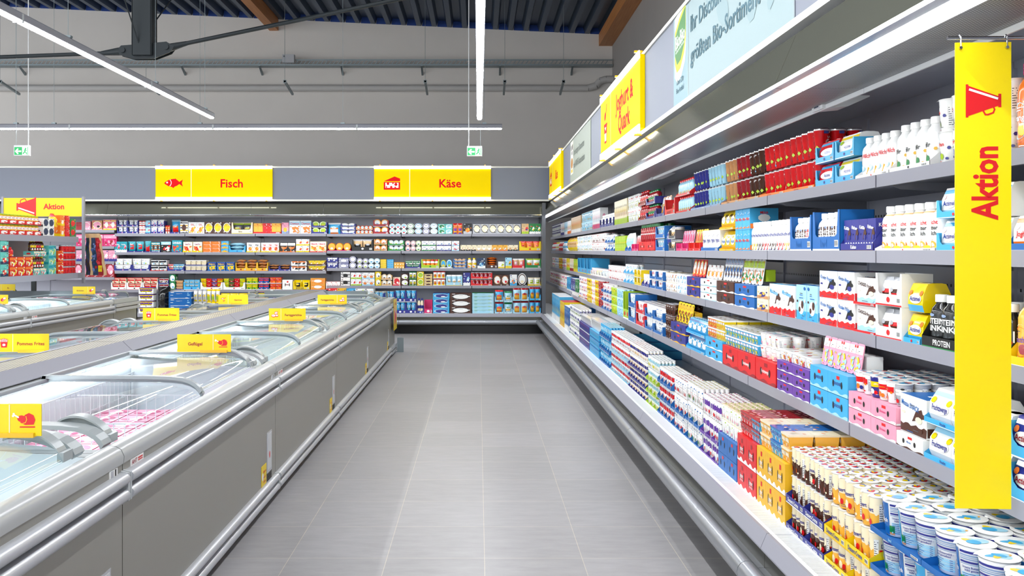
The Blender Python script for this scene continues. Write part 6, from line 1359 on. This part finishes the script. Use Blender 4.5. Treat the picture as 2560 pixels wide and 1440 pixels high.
B(3, 814, 851, 'mozzarella_pack', 'white pack in low red tray', 'box', 3, 20, 'wwrwrd', '', 'a', 1, T('rwr', .05, 1, '', 'low'))
B(3, 852, 875.5, 'black_label_box', 'white box with black windows', 'box', 1, 34, 'wwkkkw', '', 's', 2)
B(3, 877, 903.5, 'toast_cheese_box', 'white and blue box with red arrows', 'box', 2, 33, 'wGrrbw', '', 'v', 2)
B(3, 904.5, 936.5, 'cottage_box', 'light blue box with orange bites', 'box', 2, 33, 'wLoznw', '', 'a', 2)
B(3, 938, 952.5, 'yellow_slice_box', 'yellow box with round label', 'box', 1, 35, 'yywdky', '', 'b', 2)
B(3, 953.5, 980.5, 'roll_cheese', 'cream roll in tan tray', 'disc', 2, 28, 'cewBB', '', 'b', 2, T('ewo', .08))
B(3, 982, 1001.5, 'red_curd_pack', 'cream pack in red tray', 'box', 1, 21, 'cprwrr', '', 'b', 1, T('rwr', .06, 1, '', 'low'))
B(3, 1002.5, 1021, 'brown_round_pack', 'brown pack with white round label', 'box', 1, 30, 'BwwGkB', '', 'b', 2)
B(3, 1022, 1041.5, 'green_white_bag', 'white and green bag', 'bag', 2, 34, 'wgydg', '', 'd', 2, T('gGw', .04, 1, '', 'low'), d=.05)
B(3, 1042.5, 1059.5, 'yellow_window_box', 'yellow box with green bites', 'box', 1, 35, 'ywGGgy', '', 'b', 2)
B(3, 1060.5, 1081, 'cream_flat_box', 'flat cream and brown box', 'box', 1, 29, 'cyRBBr', '', 's', 4)
B(3, 1082, 1114, 'blue_red_bag', 'white bag with blue and red print', 'bag', 3, 35, 'wryro', '', 'd', 2, T('wLy', .03, 1, '', 'low'), d=.05)
B(3, 1115, 1156, 'camembert_bag', 'pale blue bag with white cheese', 'bag', 3, 27, 'Lwwes', '', 'd', 1, T('Lyw', .17, 1), d=.05)
B(3, 1157.5, 1175.5, 'navy_tall_box', 'navy box with white field', 'box', 1, 33, 'nwLwwL', '', 'v')
B(3, 1177, 1231, 'salami_snack', 'dark red snack in red tray', 'bag', 5, 33, 'RsRpw', '', 'd', 2, T('rwy', .10, 1), d=.05)
B(3, 1232.5, 1273, 'barbecue_pack', 'brown pack with white bow', 'box', 2, 27, 'BzwrkB', '', 'b', 1, T('Bkw', .08, 1, '', 'low'))
B(3, 1274.5, 1292.5, 'blue_cookie_pack', 'light blue pack with orange bites', 'box', 1, 28, 'wlolnw', '', 'a')
B(3, 1293.5, 1317.5, 'burger_cheese_pack', 'white and brown round pack', 'disc', 1, 31, 'wBwcB', '', 'b', 1, T('kkw', .05, 1, '', 'low'))
B(3, 1319, 1352, 'cream_snack_bag', 'white bag in yellow tray', 'bag', 2, 20, 'wcGyg', '', 'b', 1, T('yGg', .07, 1, '', 'low'), d=.06)
# base shelf
B(4, 935, 986, 'milk_dessert_cup', 'blue cup behind the freezer corner', 'cup', 4, 54, 'lwLnw|wln', '', 'f', 2, T('nww', .17, 2))
B(4, 987, 1041, 'milk_dessert_cup', 'blue and white cup in tall navy tray', 'cup', 4, 56, 'lwLyw|wln', '', 'f', 2, T('nww', .185, 2))
B(4, 1042.5, 1059.5, 'egg_liqueur_bottle', 'cream bottle with navy cap', 'bottle', 2, 38, 'cncnn', '', 'f', 1, T('nwL', .13))
B(4, 1060.5, 1081, 'pink_case', 'magenta case with white windows', 'open', 1, 34, 'mwwwm', '', '')
B(4, 1082, 1124, 'blue_pastry_case', 'light blue flat case with oval emblem', 'box', 1, 50, 'lLnwnw', '', 'b', 4, d=.3)
B(4, 1125, 1179, 'brown_pastry_case', 'dark brown case with white fork emblem', 'box', 1, 50, 'BkwwBB', '', 'b', 3, d=.3)
B(4, 1180, 1235, 'egg_box', 'pale green egg box layer', 'box', 1, 50, 'LGwGgs', '', 'e', 6, d=.3)
B(4, 1237, 1259, 'quiche_bag', 'light blue bag with red banner', 'bag', 1, 57, 'lroaw', '', 'd', 2, T('Lgr', .09, 1), d=.1)
B(4, 1260, 1281, 'quiche_bag', 'blue bag with green banner', 'bag', 1, 54, 'Lgwaw', '', 'd', 2, T('Lgw', .09, 1), d=.1)
B(4, 1282, 1322, 'pizza_bag', 'pale blue bag with dark red script', 'bag', 2, 62, 'LRaoR', '', 'd', 2, T('LgR', .07, 1), d=.1)
B(4, 1323, 1352, 'pasta_bag', 'sky blue bag with dark red script', 'bag', 2, 64, 'lRYaR', '', 'd', 2, T('lgR', .1, 1), d=.1)
B(4, 820, 934, 'carton_layer', 'yellow, blue and white carton layer', 'box', 5, 62, 'YknkYw', '', 'e', 3, d=.3, alt=['rwwrrw', 'YknkYw', 'lwklbw', 'wwGkdw', 'wyLkkw'])
B(4, 347, 384, 'sauce_tub', 'yellow and violet tub in white tray', 'tub', 3, 62, 'yvgyo', '', 'f', 4, T('wwd', .09))
B(4, 386, 419, 'black_bag', 'crumpled black bag', 'bag', 1, 66, 'kkkkd', '', 'b', d=.3)
B(4, 421, 479, 'blue_bratwurst_box', 'blue and white flat box', 'box', 1, 54, 'bwLwww', '', 'e', 3, d=.3)
B(4, 481, 548, 'sausage_bag', 'wrinkled white and brown bag', 'bag', 6, 60, 'wssyd', '', 'd', 2, d=.12, alt=['wssyd', 'wyGyd'])
B(4, 550, 815, 'frozen_mix_bag', 'mixed yellow and white bag', 'bag', 12, 50, 'wyGyd', '', 'd', 2, d=.12, alt=['wyGyd', 'Gywcd', 'wroyr'])
# meat section
B(5, 190, 205, 'dark_sauce_bottle', 'dark red sausage', 'box', 4, 20, 'RRBRRR', '', 'e', d=.06)
B(5, 207, 226, 'ham_tray', 'pink ham pack', 'box', 1, 22, 'pwppmp', '', 'b', d=.08)
B(5, 247-18, 256, 'ham_tray', 'brown pink ham pack with oval label', 'box', 1, 24, 'zcpkmp', '', 'b', 1, T('pww', .05, 1, '', 'low'), d=.08)
B(5, 257, 291, 'sausage_tray', 'pink sausage pack with red stripes', 'box', 2, 26, 'pyrwrp', '', 's', 1, T('ywG', .03, 1, '', 'low'), d=.08)
B(6, 190, 292, 'bacon_tray', 'dark pink bacon pack', 'box', 3, 30, 'mpRpwk', '', 'd', d=.08)
B(7, 190, 292, 'minced_meat_tray', 'pale pink pack with blue label', 'box', 5, 28, 'pnwwnp', '', 'v', d=.08)
B(8, 186, 286, 'steak_tray', 'red pack with white meat window', 'box', 5, 36, 'RRpwwR', '', 'b', d=.08)
B(9, 88, 286, 'meat_package', 'pink and white meat package', 'tilt', 6, 50, 'pwRpp', '', 'a', 5, d=.25)
B(8, 90, 185, 'sliced_meat_pack', 'plain pink pack behind the rack', 'box', 4, 30, 'pwRwmp', '', 'b', d=.08)

# ================================================================ promotion rack over the far island
GX, GY0, GY1 = -5.85, 10.2, 12.45
e = empty('promotion_rack', (GX-.35, (GY0+GY1)/2, 0), 'grey promotion rack with two wide shelves above the far freezers', 'rack')
def er(o): o.location = (-e.location.x, -e.location.y, 0); return o
for y in (GY0+.02, GY1-.04):
    mb = MB(); mb.box(GX-.66, GX-.60, y, y+.04, 0.0, 1.84, 'd'); er(obj('upright', mb, DARK, e))
mb = MB(); mb.box(GX-.63, GX-.61, GY0, GY1, 1.0, 1.84, 'd'); er(obj('back_panel', mb, BACKP, e))
for z, x1, nm_ in ((1.62, GX, 'upper'), (1.10, GX+.08, 'lower')):
    mb = MB(); mb.box(GX-.6, x1, GY0, GY1, z-.03, z, 's'); s_ = er(obj('shelf', mb, GREYP, e))
    mb = MB(); mb.box(x1, x1+.012, GY0, GY1, z-.075, z+.004, 's'); mb.box(GX-.6, x1+.012, GY0-.012, GY0, z-.075, z+.004, 's'); obj('price_rail', mb, RAILM, s_)
SYY = 12.75
e2 = empty('promotion_sign', (PX(107, SYY), SYY, PZ(541, SYY)), 'wide yellow Aktion sign above the promotion rack', 'sign')
W = PX(205, SYY)-PX(9, SYY); H = PZ(495, SYY)-PZ(541, SYY)
mb = MB(); mb.box(-W/2, W/2, 0, .02, 0, H, 'y'); M = MP(-W/2, 0, -.001); logo_horn(mb, rot(M, W*.29, H*.5, .27, PI)); mb.text(M, 'Aktion', W*.64, H*.55, H*.30, 'r', 1, 0, .03, W*.32); obj('board', mb, SIGNM, e2)
mb = MB(); mb.box(W/2, W/2+.03, -.01, .04, -1.0, H+.02, 's'); mb.box(-W/2-.03, -W/2, -.01, .04, -1.0, H+.02, 's'); obj('post', mb, GREYP, e2)
# products on the rack: rows run away from the camera, fronts face the island aisle
class GF:
    kind = 'G'; rz = PI/2-.55
    def at(f, s, t, z): return (GX-t, s, z)
def G(z, y0, y1, t, name, desc, kind, n, h, cols, word='', style='a', d=.14, tiers=1, rows=1, cat=None, place='promotion rack', seed=0, alt=None):
    L = (y1-y0)/n
    for k in range(tiers):
        for r_ in range(rows):
            for i in range(n):
                cc = alt[i % len(alt)] if alt else cols
                wv = min(L*.96, .2) if kind in ('box', 'open', 'case', 'tub') else min(L*.95, .1)
                dz = design(kind, name, wv, wv if kind in ('cup', 'jar', 'bottle') else d, h, cc, word, style, seed, False)
                put(name, dz, (GX-t-d/2-r_*(d+.01), y0+L*(i+.5), z+k*(h+.001)), PI/2, lab(desc, place, tname(k, tiers), RN[r_] if rows > 1 else '', (ordn[i]+' from near end') if n > 1 else ''), cat or name.split('_')[-1], name.replace('_', ' ')+' run, '+place)
ZU, ZL = 1.62, 1.10
G(ZU, 10.25, 11.45, .02, 'pickle_case', 'red jar case with white leaf emblem', 'box', 6, .06, 'rrwrww', '', 'b', tiers=1)
G(ZU+.062, 10.25, 11.45, .03, 'mustard_jar', 'yellow jar with red pepper label', 'jar', 14, .075, 'YGwrw', '', 'a', d=.1, rows=2)
G(ZU+.14, 10.25, 11.45, .02, 'pickle_case', 'red upper jar case with white leaf emblem', 'box', 6, .05, 'rrwrww', '', 'b')
G(ZU+.192, 10.25, 11.45, .03, 'mustard_jar', 'yellow jar with lime lid on the upper case', 'jar', 14, .07, 'YGwrw', '', 'a', d=.1, rows=2)
G(ZU, 11.5, 11.8, .02, 'mustard_cup', 'white case with navy emblem', 'box', 2, .12, 'wdDDkw', '', 'b', tiers=2)
G(ZU, 11.82, 11.95, .02, 'crisp_bag', 'yellow snack bag', 'bag', 1, .32, 'yroyw', '', 'd', cat='bag')
G(ZU, 11.97, 12.1, .02, 'snack_case', 'orange case', 'box', 1, .15, 'oycwoo', '', 'a', tiers=2)
G(ZU, 12.11, 12.25, .02, 'snack_case', 'red case', 'box', 1, .10, 'rRwBwr', '', 'e', tiers=3)
G(ZU, 12.26, 12.43, .02, 'olive_case', 'green case with red window', 'box', 1, .13, 'ggrryg', '', 'b', tiers=2)
G(ZL, 10.25, 10.62, .0, 'sauce_case', 'turquoise case with jars', 'box', 2, .15, 'TDrcdT', '', 'a', tiers=3)
G(ZL, 10.64, 11.2, .0, 'ketchup_case', 'orange red case with bottles', 'box', 3, .12, 'rowyrr', '', 'd', tiers=2)
G(ZL+.245, 10.66, 10.8, .02, 'ketchup_bottle', 'red bottle on the ketchup cases', 'bottle', 1, .12, 'rrowr', '', 'f', d=.08)
G(ZL, 11.22, 11.55, .0, 'sauce_case', 'pale turquoise case', 'box', 2, .09, 'TcrwdT', '', 'd')
G(ZL+.092, 11.22, 11.55, .02, 'barbecue_sauce_bottle', 'brown bottle with yellow or red cap', 'bottle', 5, .15, 'Bywrw', '', 'f', d=.07, alt=['Bywrw', 'Bywrw', 'Brwrw', 'Brwrw'])
G(ZL+.245, 11.22, 11.55, .0, 'sauce_case', 'upper pale turquoise case', 'box', 2, .07, 'TcrwdT', '', 'd')
G(ZL+.317, 11.22, 11.55, .02, 'barbecue_sauce_bottle', 'upper brown bottle with yellow or red cap', 'bottle', 5, .14, 'Bywrw', '', 'f', d=.07, alt=['Bywrw', 'Bywrw', 'Brwrw', 'Brwrw'])
G(ZL, 11.57, 11.85, .0, 'sauce_case', 'mint case with bottles', 'box', 1, .13, 'TtwGdT', '', 'd', tiers=3)
G(ZL, 11.87, 12.02, .0, 'chilli_case', 'orange case with white bottles', 'box', 1, .16, 'orwrwo', '', 's', tiers=2)
G(ZL, 12.04, 12.43, .0, 'bean_can', 'red and silver can', 'jar', 4, .1, 'rsrRw', '', 'a', d=.1, tiers=4)
# shopping bags with berry print hanging at the rack end
for i in range(7):
    Yb = 12.3-.0; x0 = PX(205+i*7 if i < 6 else 232, Yb+.02*i); wd = .30 if i == 6 else .06
    mb = MB(); pts = []
    nx, nz = (6, 10) if i == 6 else (2, 10); hB = .60; r = random.Random(i)
    Wt, Wb = (.16, .235) if i == 6 else (.05, .07)
    for s_ in (0, 1):
        for a in range(nx):
            for b in range(nz):
                def P(a_, b_):
                    v = b_/nz; wdt = Wb+(Wt-Wb)*v; return ((a_/nx-.0)*wdt+(.02 if i == 6 else 0)*(1-v)+.006*math.sin(b_*1.7+i), (s_*.012-.006)+.004*math.sin(a_*2+b_), v*hB)
                q = [P(a, b), P(a+1, b), P(a+1, b+1), P(a, b+1)]
                if b >= nz-1 or (i == 6 and (a == 0 or a == nx-1)): col = 'e'
                elif i == 6: col = 'R' if a >= 3 else 'D'
                else: col = 'D' if (b+i) % 3 else '2a3a2e'
                mb.poly(q if s_ == 0 else q[::-1], col, 0, True)
    if i == 6:
        M = lambda u, v, l: (u, -.012-.001*l, v)
        for k in range(26): mb.ell(M, .045+.05*r.random(), .04+.42*r.random(), .014, .017, r.choice(['4a5f9a', '2d3f74', '6f83b4']), 1+.2*(k % 5), 0, 9)
        for k in range(18): mb.ell(M, .105+.055*r.random(), .06+.45*r.random(), .018, .022, r.choice(['c41f2e', 'd8434a', 'a5182a']), 1+.2*(k % 5), 0, 9)
        mb.patch(M, .14, .05, .195, .14, 'y', 4); mb.text(M, '1.99', .168, .10, .02, 'r', 5)
    o = obj('shopping_bag', mb, PLAS, None, (x0, Yb+.02*(6-i), PZ(688, Yb)))
    tag(o, 'cooler bag with raspberry and blueberry print at the rack end' if i == 6 else 'thin dark hanging bag seen edge-on at the rack end, %s in the bundle' % ordn[i], 'bag', 'hanging cooler bags')

# ================================================================ frozen goods in the chests
def chest(X0, s, Y0, Y1, z, name, desc, kind, nx, ny, h, cols, word='', style='a', tiers=1, seed=0, u0=.12, u1=.80, alt=None, place=''):
    du = (u1-u0)/nx; dy = (Y1-Y0)/ny; r = random.Random(seed+int(Y0*10))
    for k in range(tiers):
        for i in range(nx):
            for j in range(ny):
                cc = alt[(i+j*2+k) % len(alt)] if alt else cols
                if kind == 'tilt': dz = design('tilt', name, du*.97, dy*.97, h, cc, word, style, seed+(i+j) % 3, True); jz = (r.random()-.5)*.2
                else: dz = design(kind, name, du*.96, dy*.94, h, cc, word, style, seed, True); jz = 0
                u = u0+du*(i+.5)
                put(name, dz, (X0+s*u, Y0+dy*(j+.5), z+k*(h+.002)), jz, lab(desc, place, tname(k, tiers), ordn[i]+' from aisle', ordn[j]+' along'), name.split('_')[-1], name.replace('_', ' ')+', '+place)
R1 = RX1
chest(R1, -1, G0[0]+.75, G0[1]-.5, .225, 'frozen_pack', 'white pack with yellow corner', 'tilt', 3, 5, .07, 'wyrww', tiers=2, seed=2, alt=['wyrww', 'wwyww'], place='nearest freezer')
chest(R1, -1, G0[1]+.74, G0[1]+1.72, .225, 'frozen_meal_box', 'violet and white frozen box', 'box', 4, 6, .085, 'mwmwpw', 'Geflügel', 'v', 4, 5, place='second freezer')
chest(R1, -1, G0[1]+.08, G0[1]+.70, .225, 'frozen_pack', 'white pack with red print', 'tilt', 3, 2, .07, 'wwoLr', tiers=2, seed=4, place='second freezer')
chest(R1, -1, G0[1]+1.76, G0[2]-.1, .225, 'frozen_bag', 'plain white bag under the glass', 'tilt', 3, 2, .07, 'wLwLw', seed=6, place='second freezer')
chest(R1, -1, G0[2]+.08, G0[2]+.7, .225, 'frozen_meal_box', 'blue and white frozen box', 'box', 3, 3, .1, 'lwwrbL', 'Fisch', 'e', 3, 7, place='third freezer')
chest(R1, -1, G0[2]+.74, G0[2]+1.38, .225, 'frozen_bag', 'white bag with red and pale print', 'tilt', 3, 3, .09, 'wcrwL', tiers=3, seed=8, alt=['wcrwL', 'wpLLr', 'wwYcd'], place='third freezer')
chest(R1, -1, G0[2]+1.43, G0[3]-.1, .225, 'frozen_bag', 'yellow bag under the glass', 'tilt', 3, 2, .09, 'yYrwL', tiers=3, seed=9, alt=['yYrwL', 'wLLwb'], place='third freezer')
for q, (i, pl) in enumerate(((3, 'fourth freezer'), (4, 'fifth freezer'))):
    for k, (a, b) in enumerate(((.08, .7), (.74, 1.38), (1.43, 2.02))):
        chest(R1, -1, G0[i]+a, G0[i]+b, .225, 'frozen_bag', ['pale blue and white frozen bag', 'dark blue and white frozen bag', 'yellow and white frozen bag'][k], 'tilt', 3, 2, .17, 'wLLwb', tiers=2, seed=11+k+q, alt=[['wLlwb', 'lwLwb', 'wwnwb'], ['wnnwb', 'wRwwr', 'wwrow'], ['ywcoy', 'waoyr', 'yrwoy']][k], place=pl)
R2 = -3.17
alts = [['grRgT', 'RrwTr', 'tTwrb'], ['RpwLr', 'lbLwn', 'wpvbL'], ['yrwoL', 'wLlwb', 'pRrvw']]
for i, pl in ((1, 'first rear freezer'), (2, 'second rear freezer'), (3, 'third rear freezer'), (4, 'fourth rear freezer')):
    for k, (a, b) in enumerate(((.08, .7), (.74, 1.38), (1.43, 2.02))):
        chest(R2, 1, G0[i]+a, G0[i]+b, .225, ['frozen_vegetable_bag', 'frozen_pizza_bag', 'frozen_fries_bag'][k], ['red and green frozen bag', 'violet and blue frozen bag', 'yellow and orange frozen bag'][k], 'tilt', 3, 2, .2, 'wLLwb', tiers=2, seed=21+k, alt=alts[k] if i < 3 else [['yoaor', 'oawyr', 'wLyLb'], ['ozawr', 'yYoww', 'wwooY'], ['zoawr', 'wwooy', 'yYGww']][k], place=pl)
for i, pl in ((3, 'near island freezer'), (4, 'far island freezer')):
    for k, (a, b) in enumerate(((.08, 1.0), (1.05, 2.02))):
        chest(-4.86, -1, G0[i]+a, G0[i]+b, .225, 'ice_cream_bag', ['pale yellow and white frozen bag', 'light blue frozen bag'][k], 'tilt', 3, 3, .2, 'wLLwb', tiers=2, seed=31+k, alt=[['wcyLb', 'wLLwb', 'wcwyo'], ['LlwLb', 'wlLwn', 'wwLbb']][k], place=pl)
for (xa_, xb_, y0, y1, al, pl) in ((-3.0, -1.35, 11.45, 11.95, ['ewzYo', 'wLLwb', 'cYwoB'], 'end freezer'), (-6.6, -5.0, 11.45, 12.05, ['nwLwb', 'bLwwp', 'wbLLn'], 'far island end freezer')):
    for i in range(6):
        for j in range(2):
            for k in range(3):
                dz = design('tilt', 'frozen_bag', .26, .22, .1, al[(i+j+k) % 3], '', 'a', i % 3, True)
                if k == 2 or j == 0: put('frozen_bag', dz, (xa_+(xb_-xa_)*(i+.5)/6, y0+(y1-y0)*(j+.5)/2, .50+k*.085-.0), .1*(i-3)*.3, lab('mixed frozen bag', pl, tname(k, 3), RN[j], ordn[i]+' across'), 'bag', 'frozen bag, '+pl)
